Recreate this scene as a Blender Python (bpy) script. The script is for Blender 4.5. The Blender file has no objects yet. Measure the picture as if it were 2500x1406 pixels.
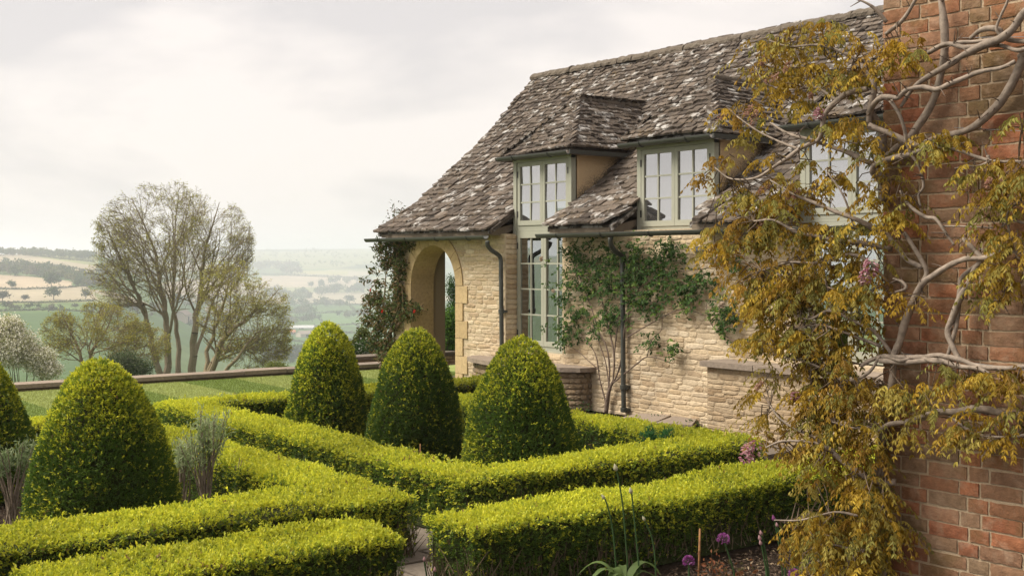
import bpy, math, random
import numpy as np
from mathutils import Vector, Matrix

# ------------------------------------------------------------------ camera, sky, sun, exposure
scene = bpy.context.scene
COL = scene.collection
EYE = 2.2                      # metres above the garden
HAZE = 3.2e-4
FPX = 2981.0                   # focal length in photograph pixels
YAW = math.radians(37.0)
cS, sS = math.cos(YAW), math.sin(YAW)

cam_d = bpy.data.cameras.new('camera')
cam = bpy.data.objects.new('camera', cam_d); COL.objects.link(cam)
cam.location = (0, 0, EYE)
cam.rotation_euler = (math.radians(90), 0, -YAW)
cam_d.sensor_width = 36.0
cam_d.lens = 36.0 * FPX / 2500.0
cam_d.shift_y = -68.0 / 2500.0
cam_d.clip_start = 0.1
cam_d.clip_end = 40000
scene.camera = cam

SUN_EL = math.radians(50)
SUN_AZ = (-0.80, 0.60)         # horizontal direction towards the sun
world = bpy.data.worlds.new('World'); scene.world = world
world.use_nodes = True
wn, wl = world.node_tree.nodes, world.node_tree.links
wn.clear()
w_out = wn.new('ShaderNodeOutputWorld')
w_sky = wn.new('ShaderNodeTexSky'); w_sky.sky_type = 'NISHITA'; w_sky.sun_disc = False
w_sky.sun_elevation = SUN_EL
w_sky.sun_rotation = math.atan2(SUN_AZ[0], SUN_AZ[1])
w_sky.air_density = 1.0; w_sky.dust_density = 3.0
w_b1 = wn.new('ShaderNodeBackground'); w_b1.inputs[1].default_value = 0.10
wl.new(w_sky.outputs[0], w_b1.inputs[0])
w_tc = wn.new('ShaderNodeTexCoord')
w_mp = wn.new('ShaderNodeMapping'); w_mp.inputs['Scale'].default_value = (1.0, 1.0, 3.2)
w_mp.inputs['Location'].default_value = (3.1, 0.7, 0.2)
wl.new(w_tc.outputs['Generated'], w_mp.inputs[0])
w_n1 = wn.new('ShaderNodeTexNoise'); w_n1.inputs['Scale'].default_value = 2.6
w_n1.inputs['Detail'].default_value = 7; w_n1.inputs['Roughness'].default_value = 0.5
w_n1.inputs['Distortion'].default_value = 0.25
wl.new(w_mp.outputs[0], w_n1.inputs['Vector'])
w_cr = wn.new('ShaderNodeValToRGB')
w_cr.color_ramp.elements[0].position = 0.44; w_cr.color_ramp.elements[0].color = (0.76, 0.70, 0.675, 1)
w_cr.color_ramp.elements[1].position = 0.535; w_cr.color_ramp.elements[1].color = (1.0, 0.905, 0.84, 1)
wl.new(w_n1.outputs['Fac'], w_cr.inputs[0])
w_b2 = wn.new('ShaderNodeBackground'); w_b2.inputs[1].default_value = 0.545
wl.new(w_cr.outputs[0], w_b2.inputs[0])
w_mx = wn.new('ShaderNodeMixShader'); w_mx.inputs[0].default_value = 0.90
wl.new(w_b1.outputs[0], w_mx.inputs[1]); wl.new(w_b2.outputs[0], w_mx.inputs[2])
wl.new(w_mx.outputs[0], w_out.inputs['Surface'])

sun_d = bpy.data.lights.new('sun', 'SUN'); sun_d.energy = 3.3; sun_d.angle = math.radians(34)
sun_d.color = (1.0, 0.935, 0.84)
sun = bpy.data.objects.new('sun', sun_d); COL.objects.link(sun)
tosun = Vector((SUN_AZ[0] * math.cos(SUN_EL), SUN_AZ[1] * math.cos(SUN_EL), math.sin(SUN_EL)))
sun.rotation_euler = tosun.to_track_quat('Z', 'Y').to_euler()
sun.location = (-30, 12, 40)

vs = scene.view_settings
vs.view_transform = 'Standard'; vs.look = 'None'; vs.gamma = 1.0; vs.exposure = 0.98
vs.use_curve_mapping = False
cy = scene.cycles
cy.max_bounces = 6; cy.diffuse_bounces = 3; cy.glossy_bounces = 3
cy.transmission_bounces = 4; cy.transparent_max_bounces = 8; cy.volume_bounces = 1
cy.use_adaptive_sampling = True; cy.adaptive_threshold = 0.015
cy.use_denoising = True

# ------------------------------------------------------------------ helpers
rng = np.random.default_rng(11)
random.seed(11)
A_ = np.asarray

def RF(X, Y): return cS * X - sS * Y, sS * X + cS * Y       # camera-right / camera-forward metres
def XY(R, F): return cS * R + sS * F, -sS * R + cS * F
def ray(x, y):
    r, u = (x - 1250) / FPX, (635 - y) / FPX
    return np.array([cS * r + sS, -sS * r + cS, u])
CAMP = np.array([0, 0, EYE])
def atX(x, y, X):
    d = ray(x, y); return CAMP + d * (X / d[0])
def atZ(x, y, Z):
    d = ray(x, y); return CAMP + d * ((Z - EYE) / d[2])
def atF(x, y, F): return CAMP + ray(x, y) * F
def px(P):
    P = A_(P, float); R, F = RF(P[..., 0], P[..., 1])
    return 1250 + FPX * R / F, 635 - FPX * (P[..., 2] - EYE) / F, F

def nrm(v):
    v = A_(v, float); return v / np.maximum(np.linalg.norm(v, axis=-1, keepdims=True), 1e-9)
class Noise:
    def __init__(s, seed, n=7):
        g = np.random.default_rng(seed); s.k = g.normal(size=(n, 3)); s.p = g.uniform(0, 6.28, n)
    def __call__(s, P, f=1.0):
        return np.sin((A_(P) * f) @ s.k.T + s.p).sum(-1) / math.sqrt(len(s.p))
nz1, nz2, nz3 = Noise(1), Noise(2), Noise(3)

def lin(h):
    h = h.lstrip('#'); out = []
    for i in (0, 2, 4):
        c = int(h[i:i + 2], 16) / 255
        out.append(c / 12.92 if c <= 0.04045 else ((c + 0.055) / 1.055) ** 2.4)
    return tuple(out)

class MB:
    """collects triangles; build() links them as one mesh object"""
    def __init__(s): s.V, s.T, s.C, s.R, s.n = [], [], [], [], 0
    def add(s, V, F, c=None, r=None):
        V = A_(V, float).reshape(-1, 3); F = A_(F, int)
        if F.shape[1] == 4: F = np.concatenate([F[:, [0, 1, 2]], F[:, [0, 2, 3]]])
        s.V.append(V); s.T.append(F + s.n); s.n += len(V)
        c = np.ones(3) if c is None else A_(c, float)
        s.C.append(np.broadcast_to(c, (len(V), 3)))
        s.R.append(np.broadcast_to(A_(0.0 if r is None else r, float), (len(V),)))
        return s
    def box(s, x0, x1, y0, y1, z0, z1, c=None, r=None):
        V = [(x, y, z) for x in (x0, x1) for y in (y0, y1) for z in (z0, z1)]
        return s.add(V, [(0, 1, 3, 2), (4, 6, 7, 5), (0, 4, 5, 1), (2, 3, 7, 6), (0, 2, 6, 4), (1, 5, 7, 3)], c, r)
    def mesh(s, name, smooth=False):
        V = np.concatenate(s.V); T = np.concatenate(s.T)
        return np_mesh(name, V, T, np.concatenate(s.C), np.concatenate(s.R), smooth)
    def build(s, name, m, parent=None, smooth=False, **kw):
        return obj(name, s.mesh(name, smooth), m, parent, **kw)

def np_mesh(name, V, T, C=None, R=None, smooth=False):
    me = bpy.data.meshes.new(name)
    V = np.ascontiguousarray(V, np.float32); T = np.ascontiguousarray(T, np.int32)
    k = T.shape[1]
    me.vertices.add(len(V)); me.vertices.foreach_set('co', V.ravel())
    me.loops.add(T.size); me.loops.foreach_set('vertex_index', T.ravel())
    me.polygons.add(len(T)); me.polygons.foreach_set('loop_start', np.arange(0, T.size, k, dtype=np.int32))
    try: me.polygons.foreach_set('loop_total', np.full(len(T), k, np.int32))
    except Exception: pass
    me.polygons.foreach_set('use_smooth', np.full(len(T), bool(smooth)))
    if C is not None:
        a = me.attributes.new('Col', 'FLOAT_COLOR', 'POINT')
        a.data.foreach_set('color', np.concatenate([C, np.ones((len(V), 1))], 1).astype(np.float32).ravel())
    if R is not None:
        a = me.attributes.new('rnd', 'FLOAT', 'POINT'); a.data.foreach_set('value', A_(R, np.float32))
    me.update(); me.validate()
    return me

def setp(o, label=None, cat=None, group=None, kind=None):
    if label: o['label'] = label
    if cat: o['category'] = cat
    if group: o['group'] = group
    if kind: o['kind'] = kind
    return o
def obj(name, me, m, parent=None, label=None, cat=None, group=None, kind=None):
    o = bpy.data.objects.new(name, me); COL.objects.link(o)
    if m is not None and not me.materials: me.materials.append(m)
    if parent is not None:
        o.parent = parent
        if parent.type == 'EMPTY': o.matrix_parent_inverse = Matrix.Translation(-Vector(parent.location))
    return setp(o, label, cat, group, kind)
def thing(name, label, cat, loc, group=None):
    o = bpy.data.objects.new(name, None); COL.objects.link(o)
    o.location = loc; o.empty_display_size = 0.2
    return setp(o, label, cat, group)
def piece(name, me, M, parent):
    o = bpy.data.objects.new(name, me); COL.objects.link(o)
    o.parent = parent
    if parent.type == 'EMPTY': o.matrix_parent_inverse = Matrix.Translation(-Vector(parent.location))
    o.matrix_basis = M
    return o
def basis(e1, e2, e3, p):
    return Matrix(((e1[0], e2[0], e3[0], p[0]), (e1[1], e2[1], e3[1], p[1]), (e1[2], e2[2], e3[2], p[2]), (0, 0, 0, 1)))
def mapped(M, V):
    M = np.array(M); return V @ M[:3, :3].T + M[:3, 3]

def spline(P, n=6):
    P = A_(P, float)
    if len(P) < 3: return np.linspace(P[0], P[-1], n + 1)
    Q = np.vstack([2 * P[0] - P[1], P, 2 * P[-1] - P[-2]]); out = []
    for i in range(1, len(Q) - 2):
        t = np.linspace(0, 1, n, endpoint=False)[:, None]
        a, b, c, d = Q[i - 1], Q[i], Q[i + 1], Q[i + 2]
        out.append(0.5 * (2 * b + (c - a) * t + (2 * a - 5 * b + 4 * c - d) * t ** 2 + (3 * b - a - 3 * c + d) * t ** 3))
    out.append(P[-1:]); return np.concatenate(out)
def tube(P, rad, k=8):
    P = A_(P, float); n = len(P)
    rad = np.broadcast_to(A_(rad, float), (n,)) if np.ndim(rad) == 0 or len(rad) == n else np.interp(np.linspace(0, 1, n), np.linspace(0, 1, len(rad)), rad)
    T = nrm(np.gradient(P, axis=0))
    u = np.cross(T[0], [0.31, 0.2, 0.93]); u /= max(np.linalg.norm(u), 1e-6)
    V = []
    for i in range(n):
        u = u - T[i] * (u @ T[i]); u /= max(np.linalg.norm(u), 1e-6)
        w = np.cross(T[i], u); a = np.arange(k) * 2 * math.pi / k
        V.append(P[i] + rad[i] * (np.cos(a)[:, None] * u + np.sin(a)[:, None] * w))
    V = np.concatenate(V + [P[:1], P[-1:]])
    i, j = np.meshgrid(np.arange(n - 1), np.arange(k), indexing='ij'); i, j = i.ravel(), j.ravel(); j2 = (j + 1) % k
    F = np.stack([i * k + j, i * k + j2, (i + 1) * k + j2, (i + 1) * k + j], 1)
    jj = np.arange(k); e0, e1 = n * k, n * k + 1
    c0 = np.stack([jj * 0 + e0, (jj + 1) % k, jj, jj], 1)[:, :3]; c1 = np.stack([jj * 0 + e1, (n - 1) * k + jj, (n - 1) * k + (jj + 1) % k], 1)
    return V, np.concatenate([F[:, [0, 1, 2]], F[:, [0, 2, 3]], c0, c1])
def segs(P0, P1, r0, r1, k=3):
    """many separate tapered prisms at once"""
    P0, P1 = A_(P0, float), A_(P1, float); m = len(P0)
    T = nrm(P1 - P0); ref = np.where(np.abs(T[:, 2:3]) > 0.9, [[1.0, 0, 0]], [[0, 0, 1.0]])
    u = nrm(np.cross(T, ref)); w = np.cross(T, u)
    a = np.arange(k) * 2 * math.pi / k
    ring = np.cos(a)[None, :, None] * u[:, None] + np.sin(a)[None, :, None] * w[:, None]
    V = np.concatenate([P0[:, None] + ring * A_(r0)[:, None, None], P1[:, None] + ring * A_(r1)[:, None, None]], 1)
    j = np.arange(k); j2 = (j + 1) % k
    Q = np.stack([j, j2, k + j2, k + j], 1)
    F = (Q[None] + (np.arange(m) * 2 * k)[:, None, None]).reshape(-1, 4)
    return V.reshape(-1, 3), F
def leaf2(P, A, N, L, W, fold=0.25):
    """two-triangle leaves folded on the midrib"""
    P, A = A_(P, float), nrm(A); B = nrm(np.cross(A, N)); N = np.cross(B, A)
    L, W = A_(L)[:, None], A_(W)[:, None]
    V = np.stack([P, P + A * L * 0.45 + B * W * 0.5 + N * W * fold, P + A * L, P + A * L * 0.45 - B * W * 0.5 + N * W * fold], 1)
    F = (np.array([[0, 1, 2], [0, 2, 3]])[None] + (np.arange(len(P)) * 4)[:, None, None]).reshape(-1, 3)
    return V.reshape(-1, 3), F
def leaf6(P, A, N, L, W, fold=0.2, curl=0.18):
    P, A = A_(P, float), nrm(A); B = nrm(np.cross(A, N)); N = np.cross(B, A)
    L, W = A_(L)[:, None], A_(W)[:, None]
    V = np.stack([P, P + A * L * .28 + B * W * .42 + N * W * fold, P + A * L * .66 + B * W * .4 + N * (W * fold - L * curl * .4),
                  P + A * L - N * L * curl, P + A * L * .66 - B * W * .4 + N * (W * fold - L * curl * .4),
                  P + A * L * .28 - B * W * .42 + N * W * fold, P + A * L * .5 - N * L * curl * .15], 1)
    F = np.array([[0, 1, 6], [1, 2, 6], [2, 3, 6], [3, 4, 6], [4, 5, 6], [5, 0, 6]])
    return V.reshape(-1, 3), (F[None] + (np.arange(len(P)) * 7)[:, None, None]).reshape(-1, 3)
def rdir(n): return nrm(rng.normal(size=(n, 3)))
def rep(c, k): return np.repeat(A_(c), k, axis=0)

# ------------------------------------------------------------------ materials
class NT:
    def __init__(s, name):
        s.m = bpy.data.materials.new(name); s.m.use_nodes = True
        s.t = s.m.node_tree; s.t.nodes.clear(); s.out = s.n('ShaderNodeOutputMaterial')
    def n(s, typ, **kw):
        nd = s.t.nodes.new(typ)
        for k, v in kw.items():
            if k.startswith('i_'):
                key = k[2:]; key = int(key) if key.isdigit() else key.replace('_', ' ')
                nd.inputs[key].default_value = v
            else: setattr(nd, k, v)
        return nd
    def l(s, a, b): s.t.links.new(a, b)
    def attr(s, nm): return s.n('ShaderNodeAttribute', attribute_name=nm)
    def noise(s, scale, detail=4, rough=0.55, vec=None, dist=0.0):
        nd = s.n('ShaderNodeTexNoise'); nd.inputs['Scale'].default_value = scale
        nd.inputs['Detail'].default_value = detail; nd.inputs['Roughness'].default_value = rough
        nd.inputs['Distortion'].default_value = dist
        s.l(vec if vec is not None else s.pos(), nd.inputs['Vector']); return nd
    def pos(s):
        if not hasattr(s, '_p'): s._p = s.n('ShaderNodeNewGeometry').outputs['Position']
        return s._p
    def ramp(s, fac, stops, interp='LINEAR'):
        nd = s.n('ShaderNodeValToRGB'); cr = nd.color_ramp; cr.interpolation = interp
        while len(cr.elements) < len(stops): cr.elements.new(0.5)
        for e, (p, c) in zip(cr.elements, stops):
            e.position = p; c = (c, c, c) if np.ndim(c) == 0 else c; e.color = (*c, 1)
        s.l(fac, nd.inputs[0]); return nd.outputs[0]
    def mix(s, fac, a, b, mode='MIX'):
        nd = s.n('ShaderNodeMixRGB', blend_type=mode)
        for i, v in enumerate((fac, a, b)):
            if hasattr(v, 'node'): s.l(v, nd.inputs[i])
            else: nd.inputs[i].default_value = v if i == 0 else ((*v, 1) if len(v) == 3 else v)
        return nd.outputs[0]
    def math(s, op, a, b=0.0):
        nd = s.n('ShaderNodeMath', operation=op)
        for i, v in enumerate((a, b)):
            if hasattr(v, 'node'): s.l(v, nd.inputs[i])
            else: nd.inputs[i].default_value = v
        return nd.outputs[0]
    def rnd(s):
        a = s.attr('rnd').outputs['Fac']; o = s.n('ShaderNodeObjectInfo').outputs['Random']
        return s.math('FRACT', s.math('ADD', a, o))
    def done(s, col, rough=0.8, spec=0.3, bump=None, bstr=0.3, bdist=0.02, metal=0.0, trans=0.0, tcol=None):
        p = s.n('ShaderNodeBsdfPrincipled')
        for k, v in (('Base Color', col), ('Roughness', rough)):
            if hasattr(v, 'node'): s.l(v, p.inputs[k])
            else: p.inputs[k].default_value = (*v, 1) if np.ndim(v) else v
        p.inputs['Specular IOR Level'].default_value = spec; p.inputs['Metallic'].default_value = metal
        if bump is not None:
            b = s.n('ShaderNodeBump'); b.inputs['Strength'].default_value = bstr; b.inputs['Distance'].default_value = bdist
            s.l(bump, b.inputs['Height']); s.l(b.outputs[0], p.inputs['Normal'])
        sh = p.outputs[0]
        if trans > 0:
            t = s.n('ShaderNodeBsdfTranslucent'); s.l(tcol if tcol is not None else col, t.inputs[0])
            mx = s.n('ShaderNodeMixShader'); mx.inputs[0].default_value = trans
            s.l(sh, mx.inputs[1]); s.l(t.outputs[0], mx.inputs[2]); sh = mx.outputs[0]
        s.l(sh, s.out.inputs['Surface']); return s.m

def m_leaf(name, rough=0.45, spec=0.35, trans=0.28):
    t = NT(name); c = t.attr('Col').outputs['Color']
    return t.done(c, rough, spec, trans=trans)
M = {}
M['leaf'] = m_leaf('box_leaf', 0.5, 0.28, 0.42)
M['wall_leaf'] = m_leaf('wall_leaf', 0.6, 0.15, 0.3)
M['soft_leaf'] = m_leaf('soft_leaf', 0.6, 0.2, 0.44)
M['far_leaf'] = m_leaf('far_leaf', 0.8, 0.1, 0.38)
M['petal'] = m_leaf('petal', 0.6, 0.2, 0.35)

t = NT('bark'); n = t.noise(28, 5); c = t.attr('Col').outputs['Color']
M['bark'] = t.done(t.mix(1.0, c, t.ramp(n.outputs[0], [(0.3, 0.62), (0.7, 1.2)]), 'MULTIPLY'), 0.85, 0.15, n.outputs[0], 0.5, 0.01)
t = NT('hedge_twig_shade'); n = t.noise(60, 3)
M['twig'] = t.done(t.mix(n.outputs[0], (0.024, 0.036, 0.009), (0.05, 0.05, 0.02)), 0.9, 0.1, n.outputs[0], 0.8, 0.02)  # solid core: twigs and the shade between them in one dark colour
t = NT('plain_attr'); c = t.attr('Col').outputs['Color']; n = t.noise(9, 4)
M['attr'] = t.done(t.mix(1.0, c, t.ramp(n.outputs[0], [(0.3, 0.85), (0.7, 1.12)]), 'MULTIPLY'), 0.75, 0.25)

# rubble limestone: warm cream, each stone its own tone, grey-black weathering in blotches
def stone_mat(name, stops, stain=0.5, bs=0.5, stain_c=(0.055, 0.05, 0.045)):
    t = NT(name); v = t.rnd(); base = t.ramp(v, stops)
    n1 = t.noise(22, 6, 0.6); n2 = t.noise(1.6, 5, 0.65); n3 = t.noise(90, 3, 0.6)
    c = t.mix(1.0, base, t.ramp(n1.outputs[0], [(0.25, 0.72), (0.5, 0.98), (0.75, 1.14)]), 'MULTIPLY')
    f = t.math('MULTIPLY', t.ramp(n2.outputs[0], [(0.54, 0.0), (0.72, 1.0)]), t.ramp(n1.outputs[0], [(0.38, 0.0), (0.62, stain)]))
    c = t.mix(f, c, stain_c)
    h = t.math('ADD', n1.outputs[0], t.math('MULTIPLY', n3.outputs[0], 0.35))
    return t.done(c, 0.9, 0.12, h, bs, 0.025)
M['stone'] = stone_mat('rubble_limestone', [(0.0, (0.45, 0.35, 0.225)), (0.2, (0.52, 0.42, 0.285)), (0.42, (0.36, 0.265, 0.165)), (0.6, (0.50, 0.385, 0.24)), (0.8, (0.56, 0.465, 0.33)), (1.0, (0.40, 0.31, 0.205))], 0.6)
M['pier'] = stone_mat('weathered_pier_limestone', [(0.0, (0.37, 0.275, 0.17)), (0.25, (0.42, 0.325, 0.21)), (0.5, (0.29, 0.205, 0.12)), (0.75, (0.43, 0.34, 0.225)), (1.0, (0.31, 0.235, 0.15))], 0.95)
M['bench_stone'] = stone_mat('weathered_rubble', [(0.0, (0.24, 0.175, 0.105)), (0.4, (0.31, 0.235, 0.15)), (0.7, (0.19, 0.15, 0.105)), (1.0, (0.28, 0.20, 0.12))], 0.8)
M['mortar'] = stone_mat('lime_mortar', [(0.0, (0.475, 0.38, 0.255)), (1.0, (0.475, 0.38, 0.255))], 0.4, 0.6)
M['ashlar'] = stone_mat('ashlar_limestone', [(0.0, (0.42, 0.30, 0.155)), (0.5, (0.46, 0.34, 0.185)), (1.0, (0.385, 0.28, 0.145))], 0.22, 0.12)
M['flag'] = stone_mat('flagstone', [(0.0, (0.145, 0.116, 0.09)), (0.5, (0.18, 0.148, 0.115)), (1.0, (0.125, 0.104, 0.082))], 0.6, 0.3)
M['coping'] = stone_mat('coping_stone', [(0.0, (0.22, 0.175, 0.135)), (0.5, (0.27, 0.215, 0.165)), (1.0, (0.20, 0.165, 0.13))], 0.8, 0.4)

# dormer render: buff plaster streaked with black algae towards the roof line
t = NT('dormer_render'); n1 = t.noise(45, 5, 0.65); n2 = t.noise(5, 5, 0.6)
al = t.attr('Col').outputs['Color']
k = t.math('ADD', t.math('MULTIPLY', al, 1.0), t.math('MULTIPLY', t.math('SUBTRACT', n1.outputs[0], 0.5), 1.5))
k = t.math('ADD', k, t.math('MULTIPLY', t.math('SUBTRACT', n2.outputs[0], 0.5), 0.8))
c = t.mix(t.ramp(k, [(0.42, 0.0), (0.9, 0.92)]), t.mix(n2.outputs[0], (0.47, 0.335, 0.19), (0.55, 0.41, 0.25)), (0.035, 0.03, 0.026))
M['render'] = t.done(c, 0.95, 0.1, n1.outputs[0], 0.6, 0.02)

# stone slates: grey-brown, white and ochre lichen
t = NT('stone_slate'); v = t.rnd()
base = t.ramp(v, [(0.0, (0.060, 0.048, 0.039)), (0.2, (0.118, 0.095, 0.074)), (0.45, (0.078, 0.062, 0.05)), (0.7, (0.155, 0.124, 0.097)), (1.0, (0.054, 0.044, 0.036))])
n1 = t.noise(16, 6, 0.62); n2 = t.noise(5.5, 6, 0.65); n3 = t.noise(70, 4, 0.6); n4 = t.noise(3.1, 4, 0.6)
c = t.mix(1.0, base, t.ramp(n1.outputs[0], [(0.25, 0.6), (0.75, 1.3)]), 'MULTIPLY')
moss = t.math('MULTIPLY', t.ramp(n4.outputs[0], [(0.55, 0.0), (0.7, 1.0)]), t.ramp(n1.outputs[0], [(0.4, 0.0), (0.6, 0.55)]))
c = t.mix(moss, c, (0.15, 0.10, 0.045))
pr = t.math('ADD', n2.outputs[0], t.math('MULTIPLY', t.math('FRACT', t.math('MULTIPLY', v, 7.31)), 0.19))
pr = t.math('ADD', pr, t.math('MULTIPLY', t.math('SUBTRACT', n3.outputs[0], 0.5), 0.22))
c = t.mix(t.ramp(pr, [(0.655, 0.0), (0.765, 0.78)]), c, t.mix(n1.outputs[0], (0.34, 0.325, 0.30), (0.56, 0.54, 0.50)))
M['slate'] = t.done(c, 0.92, 0.12, t.math('ADD', n1.outputs[0], t.math('MULTIPLY', n3.outputs[0], 0.5)), 0.7, 0.02)
t = NT('ridge_stone'); v = t.rnd(); n1 = t.noise(30, 6, 0.65); n2 = t.noise(6, 5, 0.6)
c = t.mix(n1.outputs[0], (0.07, 0.057, 0.045), (0.20, 0.165, 0.125)); c = t.mix(t.ramp(n2.outputs[0], [(0.5, 0.0), (0.65, 0.4)]), c, (0.24, 0.21, 0.17))
M['ridge'] = t.done(c, 0.95, 0.1, n1.outputs[0], 0.9, 0.03)

# handmade brick: reds, plums and olive-mossed browns with lime smears
t = NT('handmade_brick'); v = t.rnd()
base = t.ramp(v, [(0.0, (0.33, 0.135, 0.065)), (0.2, (0.25, 0.095, 0.05)), (0.4, (0.215, 0.125, 0.075)), (0.6, (0.31, 0.165, 0.095)), (0.8, (0.205, 0.14, 0.085)), (1.0, (0.28, 0.12, 0.06))])
n1 = t.noise(26, 6, 0.62); n2 = t.noise(3.5, 5, 0.6); n3 = t.noise(120, 3, 0.6); n4 = t.noise(11, 5, 0.65, dist=0.4)
c = t.mix(1.0, base, t.ramp(n1.outputs[0], [(0.25, 0.68), (0.75, 1.22)]), 'MULTIPLY')
c = t.mix(t.math('MULTIPLY', t.ramp(n2.outputs[0], [(0.38, 0.0), (0.60, 0.85)]), t.ramp(t.math('FRACT', t.math('MULTIPLY', v, 5.7)), [(0.3, 0.15), (0.7, 1.0)])), c, (0.135, 0.095, 0.042))
c = t.mix(t.ramp(n4.outputs[0], [(0.50, 0.0), (0.72, 0.5)]), c, (0.38, 0.27, 0.18))
M['brick'] = t.done(c, 0.9, 0.15, t.math('ADD', n1.outputs[0], t.math('MULTIPLY', n3.outputs[0], 0.4)), 0.6, 0.012)
t = NT('brick_mortar'); n1 = t.noise(60, 5, 0.65); n2 = t.noise(4, 4)
M['bmortar'] = t.done(t.mix(n1.outputs[0], t.mix(n2.outputs[0], (0.30, 0.22, 0.14), (0.38, 0.285, 0.185)), (0.46, 0.36, 0.24)), 0.95, 0.1, n1.outputs[0], 0.8, 0.01)

t = NT('sage_paint'); n1 = t.noise(14, 4); n2 = t.noise(2, 3)
M['sage'] = t.done(t.mix(n1.outputs[0], (0.29, 0.29, 0.225), (0.335, 0.335, 0.265)), 0.5, 0.3, n1.outputs[0], 0.08, 0.004)
t = NT('gutter_paint'); n1 = t.noise(20, 4)
M['gutter'] = t.done(t.mix(n1.outputs[0], (0.036, 0.038, 0.032), (0.06, 0.062, 0.052)), 0.45, 0.4)
t = NT('dark_iron'); n1 = t.noise(30, 3)
M['iron'] = t.done(t.mix(n1.outputs[0], (0.015, 0.015, 0.015), (0.04, 0.035, 0.03)), 0.6, 0.4)
t = NT('old_lead'); n1 = t.noise(12, 4)
M['lead'] = t.done(t.mix(n1.outputs[0], (0.16, 0.165, 0.17), (0.25, 0.25, 0.25)), 0.55, 0.3)
t = NT('window_glass')
tr = t.n('ShaderNodeBsdfTransparent'); tr.inputs[0].default_value = (0.82, 0.86, 0.84, 1)
gl = t.n('ShaderNodeBsdfGlossy'); gl.inputs['Roughness'].default_value = 0.02; gl.inputs[0].default_value = (0.93, 0.95, 0.96, 1)
fr = t.n('ShaderNodeFresnel'); fr.inputs[0].default_value = 1.52
mx = t.n('ShaderNodeMixShader'); t.l(t.math('ADD', t.math('MULTIPLY', fr.outputs[0], 2.2), 0.26), mx.inputs[0])
t.l(tr.outputs[0], mx.inputs[1]); t.l(gl.outputs[0], mx.inputs[2]); t.l(mx.outputs[0], t.out.inputs['Surface'])
M['glass'] = t.m
t = NT('sky_lit_glass')        # upstairs panes: dark rooms behind, so the sky shows in them
gl = t.n('ShaderNodeBsdfGlossy'); gl.inputs['Roughness'].default_value = 0.015; gl.inputs[0].default_value = (0.47, 0.47, 0.48, 1)
df = t.n('ShaderNodeBsdfDiffuse'); df.inputs[0].default_value = (0.03, 0.03, 0.03, 1); ads = t.n('ShaderNodeAddShader')
t.l(gl.outputs[0], ads.inputs[0]); t.l(df.outputs[0], ads.inputs[1]); t.l(ads.outputs[0], t.out.inputs['Surface']); M['glass_up'] = t.m
t = NT('curtain_linen'); n1 = t.noise(60, 3)
M['curtain'] = t.done(t.mix(n1.outputs[0], (0.30, 0.26, 0.20), (0.36, 0.32, 0.26)), 0.9, 0.1)
t = NT('inner_plaster'); M['plaster'] = t.done((0.30, 0.24, 0.165), 0.9, 0.1)
t = NT('grey_oak'); n1 = t.noise(18, 5, vec=None)
M['oak'] = t.done(t.mix(n1.outputs[0], (0.13, 0.10, 0.07), (0.22, 0.18, 0.13)), 0.8, 0.2, n1.outputs[0], 0.3, 0.01)
t = NT('garden_soil'); n1 = t.noise(30, 6, 0.65); n2 = t.noise(120, 4, 0.6)
M['soil'] = t.done(t.mix(n1.outputs[0], (0.035, 0.024, 0.016), (0.095, 0.066, 0.044)), 0.95, 0.1, t.math('ADD', n1.outputs[0], n2.outputs[0]), 1.0, 0.04)
t = NT('mown_grass'); n1 = t.noise(3, 5); n2 = t.noise(90, 4); c0 = t.attr('Col').outputs['Color']
c = t.mix(1.0, c0, t.ramp(n2.outputs[0], [(0.3, 0.75), (0.7, 1.2)]), 'MULTIPLY')
M['grass'] = t.done(t.mix(1.0, c, t.ramp(n1.outputs[0], [(0.3, 0.9), (0.7, 1.1)]), 'MULTIPLY'), 0.8, 0.15, n2.outputs[0], 0.6, 0.02)
t = NT('farmland'); n1 = t.noise(0.012, 6, 0.6); n2 = t.noise(0.09, 4, 0.6); c0 = t.attr('Col').outputs['Color']
c = t.mix(1.0, c0, t.ramp(n1.outputs[0], [(0.3, 0.8), (0.7, 1.18)]), 'MULTIPLY')
M['land'] = t.done(t.mix(1.0, c, t.ramp(n2.outputs[0], [(0.3, 0.88), (0.7, 1.1)]), 'MULTIPLY'), 0.95, 0.05)
# ------------------------------------------------------------------ terrain
LD = np.array([0, 24, 30, 60, 85, 150, 300, 500, 650, 850, 1000, 1200, 1500, 1850, 2300, 3000, 5000, 9500.])
LZ = np.array([-1.2, -1.2, -1.9, -5.5, -8.5, -16, -30, -38, -36, -27.7, -21.3, -13.9, -2.8, 11.5, 6, -15, -10, 0.])
RD = np.array([0, 24, 30, 60, 85, 150, 300, 500, 800, 1100, 1500, 2000, 2600, 3200, 4000, 5000, 6300, 7000, 9500.])
RZ = np.array([-1.2, -1.2, -1.9, -5.5, -8.5, -18, -38, -58, -75, -82, -86, -86, -80, -62, -30, 10, 50, 52, 0.])
def sstep(a, b, x):
    t = np.clip((x - a) / (b - a), 0, 1); return t * t * (3 - 2 * t)
def ground_z(R, F):
    d = np.hypot(R, F); th = np.arctan2(R, F)
    ld = np.log(d + 5)
    w = sstep(-0.34, -0.19, th)
    z = np.interp(ld, np.log(LD + 5), LZ) * (1 - w) + np.interp(ld, np.log(RD + 5), RZ) * w
    P = np.stack([R, F, 0 * R], -1)
    amp = np.interp(d, [0, 200, 700, 2000, 6000], [0, 0.5, 1.6, 3.5, 14])
    return z + amp * nz1(P, 1 / 420.0) * 0.6 + amp * nz2(P, 1 / 1300.0) * np.clip(d / 3000, 0, 1)
FG = np.geomspace(60, 9000, 2600)
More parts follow.
